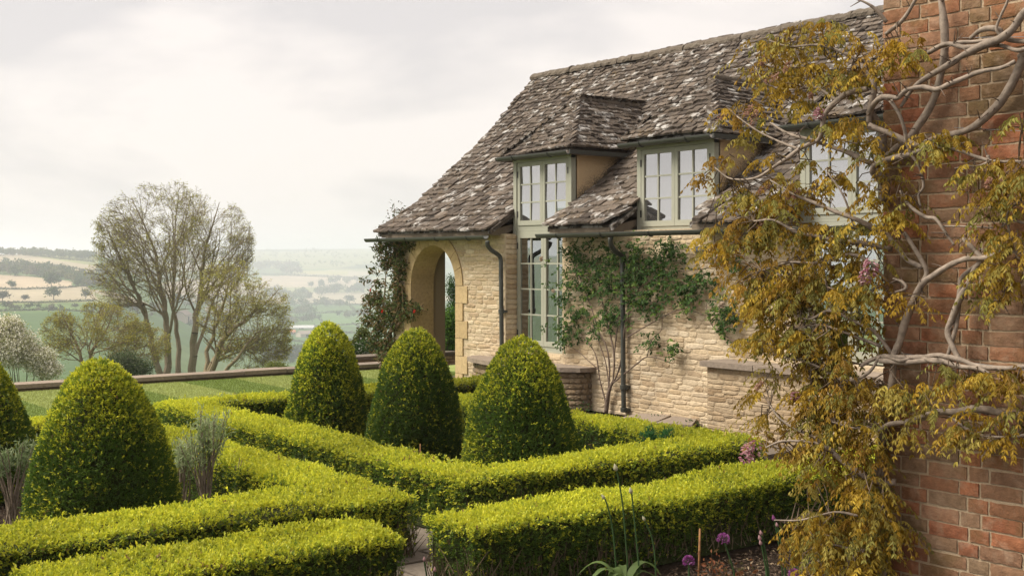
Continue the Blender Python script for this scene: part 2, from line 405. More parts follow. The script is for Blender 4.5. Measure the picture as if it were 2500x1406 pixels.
def hit(x, y):
    """where the sight line of a photograph pixel meets the land"""
    r, u = (x - 1250) / FPX, (635 - y) / FPX
    z = ground_z(r * FG, FG); h = EYE + u * FG
    k = np.nonzero(h < z)[0]
    F = FG[k[0]] if len(k) else 6200.0
    X, Y = XY(r * F, F)
    return np.array([X, Y, float(ground_z(np.array(r * F), np.array(F)))]), F

def inpoly(x, y, poly):
    ins = np.zeros(x.shape, bool); p = A_(poly, float); j = len(p) - 1
    for i in range(len(p)):
        c = ((p[i, 1] > y) != (p[j, 1] > y)) & (x < (p[j, 0] - p[i, 0]) * (y - p[i, 1]) / (p[j, 1] - p[i, 1] + 1e-12) + p[i, 0])
        ins ^= c; j = i
    return ins
TAN, TAN2, PALEG, GRN, DKG, YEL = (0.37, 0.295, 0.20), (0.33, 0.28, 0.19), (0.20, 0.21, 0.085), (0.085, 0.135, 0.045), (0.05, 0.075, 0.03), (0.31, 0.29, 0.12)
FIELDS = [([(-60, 612), (62, 620), (140, 632), (240, 648), (240, 664), (-60, 645)], TAN2),
          ([(40, 618), (240, 628), (240, 650), (130, 634)], PALEG),
          ([(-60, 668), (60, 673), (178, 686), (178, 700), (-60, 706)], TAN),
          ([(-60, 708), (212, 698), (240, 730), (-60, 738)], TAN2),
          ([(400, 690), (560, 678), (600, 700), (560, 724), (400, 726)], TAN),
          ([(640, 672), (770, 676), (920, 682), (920, 701), (640, 702)], TAN),
          ([(745, 716), (920, 713), (920, 743), (745, 738)], TAN2),
          ([(690, 657), (850, 661), (850, 671), (700, 668)], YEL),
          ([(620, 640), (700, 645), (690, 655), (620, 655)], PALEG),
          ([(250, 640), (420, 650), (420, 668), (250, 664)], PALEG),
          ([(700, 768), (920, 762), (920, 797), (700, 800)], (0.10, 0.165, 0.055)),
          ([(700, 818), (920, 815), (920, 850), (700, 850)], (0.075, 0.13, 0.05)),
          ([(470, 800), (700, 815), (690, 860), (470, 850)], (0.07, 0.125, 0.042)),
          ([(-60, 742), (220, 738), (220, 758), (-60, 760)], (0.12, 0.17, 0.06)),
          ([(-60, 764), (230, 762), (230, 800), (-60, 800)], (0.075, 0.12, 0.042))]
ths = np.concatenate([np.linspace(-2.1, -0.45, 90), np.linspace(-0.445, 0.0, 420), np.linspace(0.01, 1.6, 80)])
ds = np.concatenate([[2.0, 12, 20], np.geomspace(26, 700, 60), np.geomspace(715, 7200, 300), np.geomspace(7500, 9400, 6)])
TH, DD = np.meshgrid(ths, ds, indexing='ij')
Rg, Fg = DD * np.sin(TH), DD * np.cos(TH)
Zg = ground_z(Rg, Fg); Xg, Yg = XY(Rg, Fg)
PT = np.stack([Xg, Yg, Zg], -1).reshape(-1, 3)
Fc = np.maximum(Fg, 1.0); sx, sy = (1250 + FPX * Rg / Fc).ravel(), (635 - FPX * (Zg - EYE) / Fc).ravel()
# patchwork of fields away from the traced ones
cell = np.floor((Xg * 0.8 + Yg * 0.6) / 260 + 0.5 * nz1(PT.reshape(Xg.shape + (3,)), 1 / 700)) * 7 + np.floor((-Xg * 0.6 + Yg * 0.8) / 190 + 0.5 * nz2(PT.reshape(Xg.shape + (3,)), 1 / 600)) * 13
hv = np.abs(np.sin(cell.ravel() * 12.9898) * 43758.5453) % 1
pal = np.array([GRN, (0.095, 0.15, 0.05), PALEG, TAN2, (0.07, 0.115, 0.04), (0.11, 0.155, 0.055)])
CT = pal[(hv * 6).astype(int) % 6] * 1.0
near = (DD.ravel() < 420); CT[near] = (0.07, 0.11, 0.035)
vis = (np.abs(TH.ravel()) < 0.46) & (TH.ravel() < -0.02) & ~near
wob = 3.0 * nz3(PT, 1 / 160.0)
low = vis & (sy > 742) & (CT[:, 0] > 0.18); CT[low] = GRN
hi = vis & (sy < 656) & (sx > 600); CT[hi] = np.where((nz2(PT, 1 / 330.0)[hi] > 0.1)[:, None], DKG, PALEG)
for poly, col in FIELDS:
    k = vis & inpoly(sx, sy + wob * 0.25, poly); CT[k] = col
nt_, nd_ = TH.shape
ii, jj = np.meshgrid(np.arange(nt_ - 1), np.arange(nd_ - 1), indexing='ij'); ii, jj = ii.ravel(), jj.ravel()
Q = np.stack([ii * nd_ + jj, (ii + 1) * nd_ + jj, (ii + 1) * nd_ + jj + 1, ii * nd_ + jj + 1], 1)
obj('terrain', np_mesh('terrain', PT, Q, CT, None, True), M['land'], kind='structure')

# garden terrace
g = MB(); g.box(-30, 40, -25, 21.62, -2.5, -0.02); g.build('ground', M['soil'], kind='structure')

def lawn_col(X): return np.where((np.floor((X - 7.44) / 1.03) % 2 == 0)[..., None], (0.255, 0.30, 0.09), (0.145, 0.20, 0.048))  # pale and dark tints paint in how light catches the bent grass
g = MB(); xs = np.arange(-8, 34, 0.2575); xs = np.sort(np.concatenate([xs, 7.44 + 1.03 * np.arange(-15, 26) - 0.02]))
ys = np.linspace(14.75, 21.2, 20)
GX, GY = np.meshgrid(xs, ys, indexing='ij')
V = np.stack([GX, GY, 0.004 + 0 * GX], -1).reshape(-1, 3)
ii, jj = np.meshgrid(np.arange(len(xs) - 1), np.arange(len(ys) - 1), indexing='ij'); ii, jj = ii.ravel(), jj.ravel(); m_ = len(ys)
g.add(V, np.stack([ii * m_ + jj, (ii + 1) * m_ + jj, (ii + 1) * m_ + jj + 1, ii * m_ + jj + 1], 1), lawn_col(V[:, 0]))
g.build('lawn', M['grass'], kind='structure')
nb = 200000                                       # mown blades, leaning up the stripe or down it
P = np.stack([rng.uniform(2.5, 13.5, nb), rng.uniform(14.75, 21.2, nb), np.full(nb, 0.003)], 1)
sg = np.where(np.floor((P[:, 0] - 7.44) / 1.03) % 2 == 0, 1.0, -1.0)
A = nrm(np.stack([rng.normal(0, .35, nb), sg * 0.55 + rng.normal(0, .3, nb), np.ones(nb)], 1))
B = nrm(np.stack([rng.normal(size=nb), rng.normal(size=nb), 0 * sg], 1)); Lb = rng.uniform(.018, .034, nb)[:, None]
V = np.stack([P - B * .004, P + B * .004, P + A * Lb], 1).reshape(-1, 3)
C = lawn_col(P[:, 0]) * rng.uniform(.75, 1.35, (nb, 1)) * np.array([1.08, 1.02, 1.0])
g = MB(); g.add(V, np.arange(nb * 3).reshape(-1, 3), rep(C, 3))
g.build('grass', M['soft_leaf'], label='short striped mown grass on the lawn below the house', cat='grass', kind='stuff')

# ------------------------------------------------------------------ stone and slate templates
def stone_mesh(seed):
    g0 = np.random.default_rng(seed); k = 10
    a = (np.arange(k) + g0.uniform(-.25, .25, k)) * 2 * math.pi / k
    cy, cz = np.cos(a), np.sin(a); q = 1 / np.maximum(np.abs(cy) ** 4.5 + np.abs(cz) ** 4.5, 1e-6) ** (1 / 4.5)
    y, z = cy * q * .5 * g0.uniform(.93, 1.0, k), cz * q * .5 * g0.uniform(.86, 1.0, k)
    V = [np.stack([np.full(k, 0.25), y, z], 1), np.stack([-g0.uniform(.1, .45, k), y * .98, z * .97], 1),
         np.stack([-g0.uniform(.55, 1.0, k), y * .84, z * .74], 1), np.array([[-g0.uniform(.8, 1.1), g0.uniform(-.1, .1), g0.uniform(-.1, .1)]])]
    V = np.concatenate(V); T = []
    for r in range(2):
        for i in range(k):
            j = (i + 1) % k; T += [(r * k + i, r * k + j, (r + 1) * k + j), (r * k + i, (r + 1) * k + j, (r + 1) * k + i)]
    for i in range(k): T.append((2 * k + i, 2 * k + (i + 1) % k, 3 * k))
    return V, A_(T)
STONES = [stone_mesh(100 + i) for i in range(14)]
STONE_ME = {}
def stone_me(i, mk):
    if (i, mk) not in STONE_ME:
        me = np_mesh('stone', *STONES[i], smooth=False); me.materials.append(M[mk]); STONE_ME[(i, mk)] = me
    return STONE_ME[(i, mk)]
def slate_mesh(seed):
    g0 = np.random.default_rng(seed)
    xb = np.array([-.5, -.27, 0, .26, .5]); yb = g0.uniform(-.07, .07, 5); yb[[0, 4]] += .06
    n5 = 5
    top = np.stack([xb, yb, 1 + g0.uniform(-.25, .25, 5)], 1); bot = np.stack([xb, yb * .9 - .015, 0 * xb], 1)
    ut = np.stack([xb * .97, np.ones(5), np.full(5, 1.0)], 1); ub = np.stack([xb * .97, np.ones(5), 0 * xb], 1)
    mt = np.stack([xb, np.full(5, .25), 1 + g0.uniform(-.05, .3, 5)], 1)
    V = np.concatenate([top, bot, ut, ub, mt]); F = []
    for i in range(4):
        F += [(i, i + 1, 20 + i + 1, 20 + i), (20 + i, 20 + i + 1, 10 + i + 1, 10 + i), (5 + i + 1, 5 + i, 0 + i, 0 + i + 1)]
    F += [(0, 20, 15, 5), (4, 9, 19, 24), (20, 10, 15, 15), (24, 19, 14, 14)]
    return V, A_(F)
SLATES = [slate_mesh(300 + i) for i in range(14)]
SLATE_ME = []
def q2t(F): F = A_(F); return np.concatenate([F[:, [0, 1, 2]], F[:, [0, 2, 3]]])
for V, F in SLATES:
    me = np_mesh('slate', V, q2t(F)); me.materials.append(M['slate']); SLATE_ME.append(me)

# ------------------------------------------------------------------ the cottage
WX = 11.68                       # outer face of the front wall
WINX = 11.93                     # plane of the windows
cot = thing('cottage', 'honey limestone cottage with stone slate roof, sage green windows and arched loggia', 'house', (15.0, 12.0, 0.0))
def roof_z(X):
    s = np.clip(X - 11.35, -1, 3.75); return 2.68 + 0.562 * s + 0.0755 * s * s
RIDX, RIDZ = 15.10, float(roof_z(15.10))
DORM = [(15.00, 0.70), (12.06, 0.72), (9.10, 0.74)]      # dormer centres along the wall, half widths
DEAVE, DRIDGE, DHALF = 3.87, 4.74, 0.885
def dormer_z(dy): return DEAVE + (DRIDGE - DEAVE) * (1 - np.abs(dy) / DHALF)
VERGE, YEND = 19.25, 4.6
ARY0, ARY1, ARC = 17.06, 18.47, 1.95         # loggia arch: right jamb, left jamb, springing height
ARM, ARR = (ARY0 + ARY1) / 2, (ARY1 - ARY0) / 2
LOGY = 16.25                                 # partition between the loggia and the rooms

# wall cores (mortar faces)
def wall_rects(segs_, x0, x1, mb):
    for (y0, y1, z0, z1) in segs_: mb.box(x0, x1, y0, y1, z0, z1)
W1Y0, W1Y1 = 14.30, 15.67
W3Y0, W3Y1 = 8.36, 9.84
fw = MB()
wall_rects([(15.67, 17.06 - .0, 0, 2.62), (9.84, 14.24, 0, 2.62), (YEND, 8.36, 0, 2.62), (14.24, 15.67, 0, 0.77), (8.36, 9.84, 0, 0.97)], WX, WX + .42, fw)
fw.box(WX, WX + .42, ARY1, 19.10, 0, 2.62)
# spandrels over the arch
ap = np.linspace(0, math.pi, 25); ay, az = ARM + ARR * np.cos(ap), ARC - .18 + ARR * np.sin(ap) * 0.98
for i in range(24):
    V = [(WX, ay[i], az[i]), (WX, ay[i + 1], az[i + 1]), (WX, ay[i + 1], 2.62), (WX, ay[i], 2.62)]
    V += [(x + .42, y, z) for x, y, z in V]
    fw.add(V, [(0, 1, 2, 3), (7, 6, 5, 4), (0, 4, 5, 1), (3, 2, 6, 7)])
for y, z1 in ((ARY0, az[0]), (ARY1, az[0])): pass
front_wall = fw.build('front_wall', M['mortar'], cot)
sh = MB()                                            # gable, back wall and partition
sh.box(WX + .423, 12.43, 18.52, 19.09, 0, 2.62); sh.box(14.9, 18.6, 18.52, 19.09, 0, 2.62)
sh.box(WX + .423, 18.6, LOGY, LOGY + .2, 0, 2.75); sh.box(18.6, 18.9, YEND, 19.09, 0, 2.62)
sh.box(WX + .43, 18.6, YEND, YEND + .3, 0, 2.62)
gx = np.array([12.0, 13.0, 14.0, 15.1, 16.2, 17.2, 18.2]); gz = np.array([roof_z(min(x, 30.2 - x)) for x in gx]) - .12
for i in range(6):
    V = [(gx[i], 18.62, 2.60), (gx[i + 1], 18.62, 2.60), (gx[i + 1], 18.62, gz[i + 1]), (gx[i], 18.62, gz[i])]
    V += [(x, 19.08, z) for x, y, z in V]
    sh.add(V, [(0, 1, 2, 3), (7, 6, 5, 4), (0, 4, 5, 1)])
sh.box(12.2, 18.6, LOGY + .2, 18.5, 2.58, 2.64)      # loggia ceiling
sh.build('side_wall', M['plaster'], cot)
fl = MB(); fl.box(WX + .02, 18.6, LOGY + .2, 19.05, -.015, 0.02); fl.build('loggia_floor', M['flag'], cot)

# rubble facing
PLX0 = 11.28                                         # bay plinth face
PLY1, PLY0, PLZ = 10.86, 7.3, 0.92
cand = []
def rows(y0, y1, z0, z1, X, skip, hmin=.042, hmax=.085, mk='stone'):
    z = z0
    while z < z1 - .02:
        h = rng.uniform(hmin, hmax)
        if z + h > z1 - .03: h = z1 - z
        y = y0 + rng.uniform(0, .05)
        while y < y1 - .03:
            L = rng.choice([rng.uniform(.10, .19), rng.uniform(.18, .32), rng.uniform(.28, .42)], p=[.35, .45, .2])
            if y + L > y1 - .06: L = y1 - y
            c = (y + L / 2, z + h / 2)
            if not skip(c[0], c[1], L, h):
                dz = rng.normal(0, .004)
                if rng.random() < .18 and h > .07 and L < .3:      # two thin stones in one course
                    cand.append((X, c[0], z + h * .27, L, h * .5, mk)); cand.append((X, c[0], z + h * .76, L, h * .46, mk))
                else: cand.append((X, c[0], c[1] + dz, L, h, mk))
            y += L
        z += h
rin = ARR + .19
def sk_arch(y, z, L, h):
    if z > ARC - .18: return math.hypot(y - ARM, (z - ARC + .18)) < rin + L * .2
    return ARY0 - .22 < y + L * .3 and y - L * .3 < ARY1 + .15
rows(15.68, 19.08, 0, 2.6, WX, sk_arch)
rows(9.84, 14.23, 0, 2.6, WX, lambda y, z, L, h: (y < PLY1 - .05 and z < PLZ - .02) or (y > 13.5 and z < .5))
rows(14.24, 15.68, .62, .77, WX, lambda *a: False)
rows(PLY0, PLY1, 0, PLZ - .07, PLX0, lambda *a: False, mk='pier')
rows(7.3, 8.36, .95, 2.6, WX, lambda *a: False)
EE1, EE2, EE3 = np.array([1.0, 0, 0]), np.array([0, 1.0, 0]), np.array([0, 0, 1.0])
def split_pieces(mats, score, limit):
    o = np.argsort(-A_(score)); return set(o[:limit].tolist())
sc = []
for (X, y, z, L, h, mk) in cand:
    u, v, F = px((X, y, z)); hid = (u > 1770 and v < 860) or u > 2150 or (u < 1395 and v > 880) or (u < 985)
    sc.append(L * h / F ** 2 * (0.02 if hid else 1))
big = split_pieces(cand, sc, 288)
stuffm, stuffp = MB(), MB()
for i, (X, y, z, L, h, mk) in enumerate(cand):
    ti = rng.integers(len(STONES)); pr = rng.uniform(.005, .015); tl = rng.normal(0, .035)
    e2 = np.array([0, math.cos(tl), math.sin(tl)]) * (L * .985); e3 = np.array([0, -math.sin(tl), math.cos(tl)]) * (h * 1.03)
    Mx = basis(EE1 * pr, e2, e3, (X, y, z))
    if i in big: piece('stone', stone_me(ti, mk), Mx, front_wall)
    else: (stuffp if mk == 'pier' else stuffm).add(mapped(Mx, STONES[ti][0]), STONES[ti][1], None, rng.random())
stuffm.build('rubble_stonework', M['stone'], front_wall, kind='stuff')
if stuffp.V: stuffp.build('pier_stonework', M['pier'], front_wall, kind='stuff')

# archway: barrel reveal, voussoirs and jamb blocks
ar = MB(); n_ = 24
yy = np.concatenate([[ARY1], ay, [ARY0]]); zz = np.concatenate([[0.0], az, [0.0]])
dn = 1.006
for i in range(len(yy) - 1):
    V = [(WX - .004, yy[i], zz[i]), (WX - .004, yy[i + 1], zz[i + 1]), (WX + .46, yy[i + 1], zz[i + 1]), (WX + .46, yy[i], zz[i])]
    cyy = ARM; V = [(x, cyy + (y - cyy) * .994, z - (.004 if z > .1 else 0)) for x, y, z in V]
    ar.add(V, [(0, 1, 2, 3)], None, (i % 5) * .2)
archway = ar.build('archway', M['ashlar'], cot)
nv = 9
for i in range(nv):
    a0, a1 = math.pi * i / nv + .006, math.pi * (i + 1) / nv - .006
    g = MB(); aa = np.linspace(a0, a1, 5); ro = rin + .012
    V = []
    for x in (WX - .022, WX + .05):
        V += [(x, ARM + ARR * .992 * math.cos(a), ARC - .18 + ARR * .972 * math.sin(a)) for a in aa]
        V += [(x, ARM + ro * math.cos(a), ARC - .18 + min(ro * math.sin(a), 2.595 - ARC + .18)) for a in aa]
    F = []
    for j in range(4): F += [(j, j + 1, 5 + j + 1, 5 + j), (10 + j + 1, 10 + j, 15 + j, 15 + j + 1), (j + 1, j, 10 + j, 10 + j + 1), (5 + j, 5 + j + 1, 15 + j + 1, 15 + j)]
    F += [(0, 5, 15, 10), (9, 4, 14, 19)]
    g.add(V, F); g.build('voussoir', M['ashlar'], archway)
for side, yb in ((-1, ARY0), (1, ARY1)):
    z = 0.0
    for i in range(6):
        h = (ARC - .18) / 6; w = .21 if i % 2 == 0 else .34
        if side > 0: w = .2
        y0, y1 = (yb - w, yb + .004) if side < 0 else (yb - .004, yb + w)
        g = MB(); g.box(WX - .022 - rng.uniform(0, .004), WX + .05, y0, y1, z + .004, z + h - .004)
        g.build('jamb_block', M['ashlar'], archway); z += h

# bay plinth under the right-hand window, with its coping
pl = MB(); pl.box(PLX0, WX - .003, PLY0, PLY1, 0, PLZ - .065); plinth = pl.build('plinth', M['pier'], cot)
y = PLY1 + .06
while y > PLY0:
    w = min(rng.uniform(.55, .95), y - PLY0 + .02); g = MB()
    x0 = PLX0 - .07 - rng.uniform(0, .02)
    V, F = [], None
    g.box(x0, WX - .004, y - w + .006, y, PLZ - .062, PLZ + rng.uniform(.0, .012)); g.build('coping_slab', M['coping'], plinth); y -= w
# left cheek of the plinth
for z in np.arange(.04, .82, .085):
    ti = rng.integers(len(STONES)); piece('stone', stone_me(ti, 'pier'), basis(np.array([0, -1, 0]) * .018 * -1, np.array([1, 0, 0]) * .36, EE3 * .083, ((PLX0 + WX) / 2, PLY1 + .002, z)), plinth)

# roof decks and slates
rd = MB()
def deck(y0, y1, xs_):
    for i in range(len(xs_) - 1):
        a, b = xs_[i], xs_[i + 1]; za, zb = float(roof_z(a)) - .03, float(roof_z(b)) - .03
        V = [(a, y0, za), (a, y1, za), (b, y1, zb), (b, y0, zb), (a, y0, za - .07), (a, y1, za - .07), (b, y1, zb - .07), (b, y0, zb - .07)]
        rd.add(V, [(0, 3, 2, 1), (4, 5, 6, 7), (0, 1, 5, 4), (1, 2, 6, 5), (3, 0, 4, 7)])
full = np.concatenate([np.linspace(11.42, RIDX, 9)])
edges_ = [VERGE - .05, 15.70, 14.27, 12.80, 11.31, 9.86, 8.34, YEND]
for i in range(7):
    deck(edges_[i + 1], edges_[i], full if i % 2 == 0 else np.linspace(12.75, RIDX, 6))
V = [(RIDX, YEND, RIDZ - .03), (RIDX, VERGE - .05, RIDZ - .03), (18.95, VERGE - .05, 2.6), (18.95, YEND, 2.6)]
rd.add(V, [(0, 1, 2, 3)])
roof = rd.build('roof', M['slate'], cot)
sl = []
# arc-length walk up the slope
xs_ = np.linspace(11.33, RIDX, 400); zs_ = roof_z(xs_); arc = np.concatenate([[0], np.cumsum(np.hypot(np.diff(xs_), np.diff(zs_)))])
u = 0.0; LT = arc[-1]
while u < LT - .05:
    f = u / LT; ex = .168 * (1 - f) + .092 * f; ex *= rng.uniform(.93, 1.07)
    y = YEND + rng.uniform(0, .1)
    top_ = VERGE + rng.uniform(-.03, .03)
    while y < top_:
        w = rng.uniform(.12, .30) * (1 - .40 * f)
        if y + w > top_ - .08: w = top_ - y
        uu = u + rng.normal(0, .008); X = float(np.interp(uu, arc, xs_)); Z = float(np.interp(uu, arc, zs_))
        Xb = float(np.interp(min(uu + .3, LT), arc, xs_)); Zb = float(np.interp(min(uu + .3, LT), arc, zs_))
        yc = y + w / 2; ok = True
        for (yd, hw) in DORM:
            dy = abs(yc - yd)
            if dy < hw + .02 and (Z < float(dormer_z(dy)) - .02): ok = False
            if dy < hw + w * .35 and X < WINX + .15: ok = ok and dy > hw
        # clip slates that would poke into a dormer opening
        if ok: sl.append((X, yc, Z, w, ex, Xb, Zb, roof))
        y += w
    u += ex
# dormers
def dormer(yc, hw, idx):
    z_low = 2.60
    # cheeks: from the window plane back to where the dormer eave meets the roof
    for s in (-1, 1):
        ch = MB(); y_in, y_out = yc + s * (hw - .05), yc + s * (hw + .03)
        xs2 = np.linspace(WINX + .04, 13.15, 14); zt = DEAVE + .02
        V, C = [], []
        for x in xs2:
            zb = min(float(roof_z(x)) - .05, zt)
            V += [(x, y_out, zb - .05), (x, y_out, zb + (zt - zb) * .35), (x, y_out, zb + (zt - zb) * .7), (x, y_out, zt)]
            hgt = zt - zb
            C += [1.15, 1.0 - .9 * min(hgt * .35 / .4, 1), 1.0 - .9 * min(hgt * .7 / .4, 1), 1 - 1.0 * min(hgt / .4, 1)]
        F = []
        for i in range(13):
            for j in range(3): F.append((i * 4 + j, (i + 1) * 4 + j, (i + 1) * 4 + j + 1, i * 4 + j + 1))
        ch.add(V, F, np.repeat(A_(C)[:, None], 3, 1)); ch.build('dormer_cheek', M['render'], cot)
        po = MB(); po.box(WINX - .05, WINX + .06, min(y_in, y_out), max(y_in, y_out) + .0, z_low if idx == 1 else 2.6, DEAVE + .0)
        po.build('corner_post', M['sage'], cot)
    # roof deck: hipped front
    ex0 = 11.73; rx0, rx1 = 12.62, 14.08
    e0, e1 = yc - DHALF, yc + DHALF
    dk = MB(); z0 = DEAVE
    def top(x, y): return (x, y, z0)
    back = 13.3
    V = [(ex0, e0, z0), (ex0, e1, z0), (rx0, yc, DRIDGE), (rx1, yc, DRIDGE), (back, e0, z0), (back, e1, z0)]
    V = [(x, y, z - .035) for x, y, z in V]
    dk.add(V + [(x, y, z - .05) for x, y, z in V], [(0, 2, 1, 1), (0, 4, 3, 2), (1, 2, 3, 5), (6, 7, 8, 8), (6, 8, 9, 10), (7, 11, 9, 8), (0, 1, 7, 6), (4, 0, 6, 10), (1, 5, 11, 7)])
    dkk = dk.build('dormer_roof', M['slate'], cot)
    # soffit board behind the gutter
    so = MB(); so.box(WINX - .06, WINX + .03, yc - hw - .03, yc + hw + .03, DEAVE - .11, DEAVE - .045); so.build('fascia', M['sage'], cot)
    # slates of the three slopes
    def slope(o, ax, up, run, width_at, nrm_):
        u = 0.0; Ls = np.linalg.norm(up); upn = up / Ls
        while u < Ls - .03:
            f = u / Ls; a, b = width_at(f); exx = .105 * rng.uniform(.92, 1.08) * (1 - .2 * f)
            p = a + rng.uniform(-.02, .02)
            while p < b:
                w = rng.uniform(.10, .22)
                if p + w > b - .06: w = b - p
                if w > .03:
                    c = o + ax * (p + w / 2) + upn * (u + rng.normal(0, .006)); ok = True
                    if c[2] < float(roof_z(c[0])) - .03: ok = False
                    if ok: sl.append((c, ax, upn, nrm_, w, exx, dkk))
                p += w
            u += exx
    upF = np.array([rx0 - ex0, 0, DRIDGE - DEAVE]); nF = nrm(np.cross([0, 1.0, 0], upF)) * 1.0
    nF = nF if nF[2] > 0 else -nF
    slope(np.array([ex0, yc, z0]), np.array([0, 1.0, 0]), upF, 0, lambda f: (-DHALF * (1 - f), DHALF * (1 - f)), nF)
    for s in (-1, 1):
        upS = np.array([0, -s * DHALF, DRIDGE - DEAVE]); nS = nrm(np.cross([1.0, 0, 0], upS)); nS = nS if nS[2] > 0 else -nS
        slope(np.array([0, yc + s * DHALF, z0]), np.array([1.0, 0, 0]), upS, 0, lambda f: (ex0 + (rx0 - ex0) * f, back + (rx1 - back) * f + .05), nS)
    # mortared ridge and hips
    rg = MB()
    def bead(p, q, r):
        n2 = max(4, int(np.linalg.norm(A_(q) - A_(p)) / .06)); L_ = np.linspace(p, q, n2 + 1) + rng.normal(0, .006, (n2 + 1, 3))
        V, F = tube(L_, np.clip(rng.normal(r, r * .16, n2 + 1), r * .6, r * 1.5), 7); rg.add(V, F)
    bead((rx0 - .02, yc, DRIDGE + .03), (rx1 + .02, yc, DRIDGE + .02), .062)
    for e in (e0, e1): bead((ex0 + .03, e - (e - yc) * .03, z0 + .035), (rx0, yc, DRIDGE + .03), .028)
    rg.build('ridge', M['ridge'], dkk, smooth=True)
    return dkk
for i, (yc, hw) in enumerate(DORM): dormer(yc, hw, i)
# place all slates: the largest in view singly, the rest as one mass
mats, scs = [], []
for s in sl:
    if len(s) == 8:
        X, yc, Z, w, ex, Xb, Zb, par = s
        e2 = nrm(np.array([Xb - X, 0, Zb - Z])); e1 = np.array([0, -1.0, 0]); e3 = np.cross(e1, e2); e3 = e3 if e3[2] > 0 else -e3
        c = np.array([X, yc, Z]); lw, ln = w, ex * 1.9
    else:
        c, e1, e2, e3, lw, ex, par = s; ln = ex * 1.9
    th = rng.uniform(.020, .038); c = c + e3 * (.012 + th * .6 + .010 * nz1(c, 5.0) + .02 * nz2(c, 1.3))
    tilt = th * 1.5 / ln + rng.normal(0, .02); e2t = nrm(e2 - e3 * tilt); e3t = nrm(e3 + e2 * tilt)
    yaw = rng.normal(0, .025); e1t = nrm(e1 + e2t * yaw)
    mats.append((basis(e1t * lw * rng.uniform(.955, .99), e2t * ln, e3t * th, c), par))
    u_, v_, F = px(c); vis_ = (u_ < 1700) and not (u_ > 1330 and u_ < 1560 and False)
    scs.append(lw * ex / F ** 2 * (1 if vis_ else .01))
big = split_pieces(mats, scs, 296)
st = MB()
for i, (Mx, par) in enumerate(mats):
    ti = rng.integers(len(SLATES))
    if i in big: piece('slate', SLATE_ME[ti], Mx, par)
    else: st.add(mapped(Mx, SLATES[ti][0]), SLATES[ti][1], None, rng.random())
st.build('slating', M['slate'], roof, kind='stuff')
# ridge: mortared stone ridge tiles
y = VERGE + .02
while y > YEND:
    w = rng.uniform(.38, .5); g = MB(); n2 = 6
    L_ = np.linspace((RIDX, y, RIDZ), (RIDX, y - w + .008, RIDZ), n2 + 1) + rng.normal(0, .006, (n2 + 1, 3)) + [0, 0, .03 * nz1((0, y, 0), 1.2) * .4]
    ks = 9; aa = np.linspace(-.25, math.pi + .25, ks); V = []
    for P_ in L_: V += [(P_[0] - .135 * math.cos(a) * rng.uniform(.93, 1.05), P_[1], P_[2] - .03 + .105 * math.sin(a) * rng.uniform(.94, 1.05)) for a in aa]
    F = [(i * ks + j, i * ks + j + 1, (i + 1) * ks + j + 1, (i + 1) * ks + j) for i in range(n2) for j in range(ks - 1)]
    V += [(RIDX, L_[0][1], RIDZ - .05), (RIDX, L_[-1][1], RIDZ - .05)]
    for j in range(ks - 1): F += [(j + 1, j, len(V) - 2, len(V) - 2), (n2 * ks + j, n2 * ks + j + 1, len(V) - 1, len(V) - 1)]
    g.add(V, F); g.build('ridge_stone', M['ridge'], roof, smooth=False); y -= w

# end cuts of the eaves beside the dormers: buff soffit boards
for y0, y1 in ((12.86, 14.20), (9.92, 11.25), (15.80, 19.05)):
    g = MB(); V = [(11.40, y0, 2.60), (11.40, y1, 2.60), (WX + .1, y1, 2.60), (WX + .1, y0, 2.60), (11.40, y0, 2.66), (11.40, y1, 2.66), (WX + .4, y1, 2.82), (WX + .4, y0, 2.82)]
    g.add(V, [(0, 1, 2, 3), (0, 4, 5, 1), (3, 2, 6, 7), (0, 3, 7, 4), (1, 5, 6, 2)]); g.build('eaves_soffit', M['oak'], cot)

# gutters and downpipes
def gutter(y0, y1, X, Z, r, name='gutter'):
    g = MB(); a = np.linspace(math.pi * 1.0, math.pi * 2.0, 10)
    pro = [(X + r * math.cos(q), Z + r * math.sin(q)) for q in a] + [(X + r * .86 * math.cos(q), Z + r * .86 * math.sin(q) + .004) for q in a[::-1]]
    n2 = len(pro); V = [(p, yy_, q) for yy_ in (y0, y1) for p, q in pro]
    F = [(i, (i + 1) % n2, n2 + (i + 1) % n2, n2 + i) for i in range(n2)]
    F += [(i, i + 1, n2 - 2 - i, n2 - 1 - i) for i in range(9)] + [(n2 + i + 1, n2 + i, 2 * n2 - 1 - i, 2 * n2 - 2 - i) for i in range(9)]
    g.add(V, F); o = g.build(name, M['gutter'], cot)
    k = max(2, int((y1 - y0) / .9))
    for i in range(k):
        yy_ = y0 + (i + .5) * (y1 - y0) / k; b = MB(); V, F = tube([(X + (r + .006) * math.cos(q), yy_, Z + (r + .006) * math.sin(q)) for q in a], .009, 5)
        b.add(V, F); b.build('gutter_bracket', M['gutter'], o)
    return o
gutter(15.70, 19.42, 11.31, 2.585, .062)
gutter(YEND, 14.36, 11.31, 2.585, .062)
for yc, hw in DORM: gutter(yc - DHALF + .0, yc + DHALF + .02, 11.70, 3.845, .062)
for yc, hw in DORM:                       # lead flat along the near side eave
    g = MB(); g.box(11.72, 13.1, yc - DHALF - .012, yc - DHALF + .02, 3.80, 3.86); g.build('side_fascia', M['gutter'], cot)
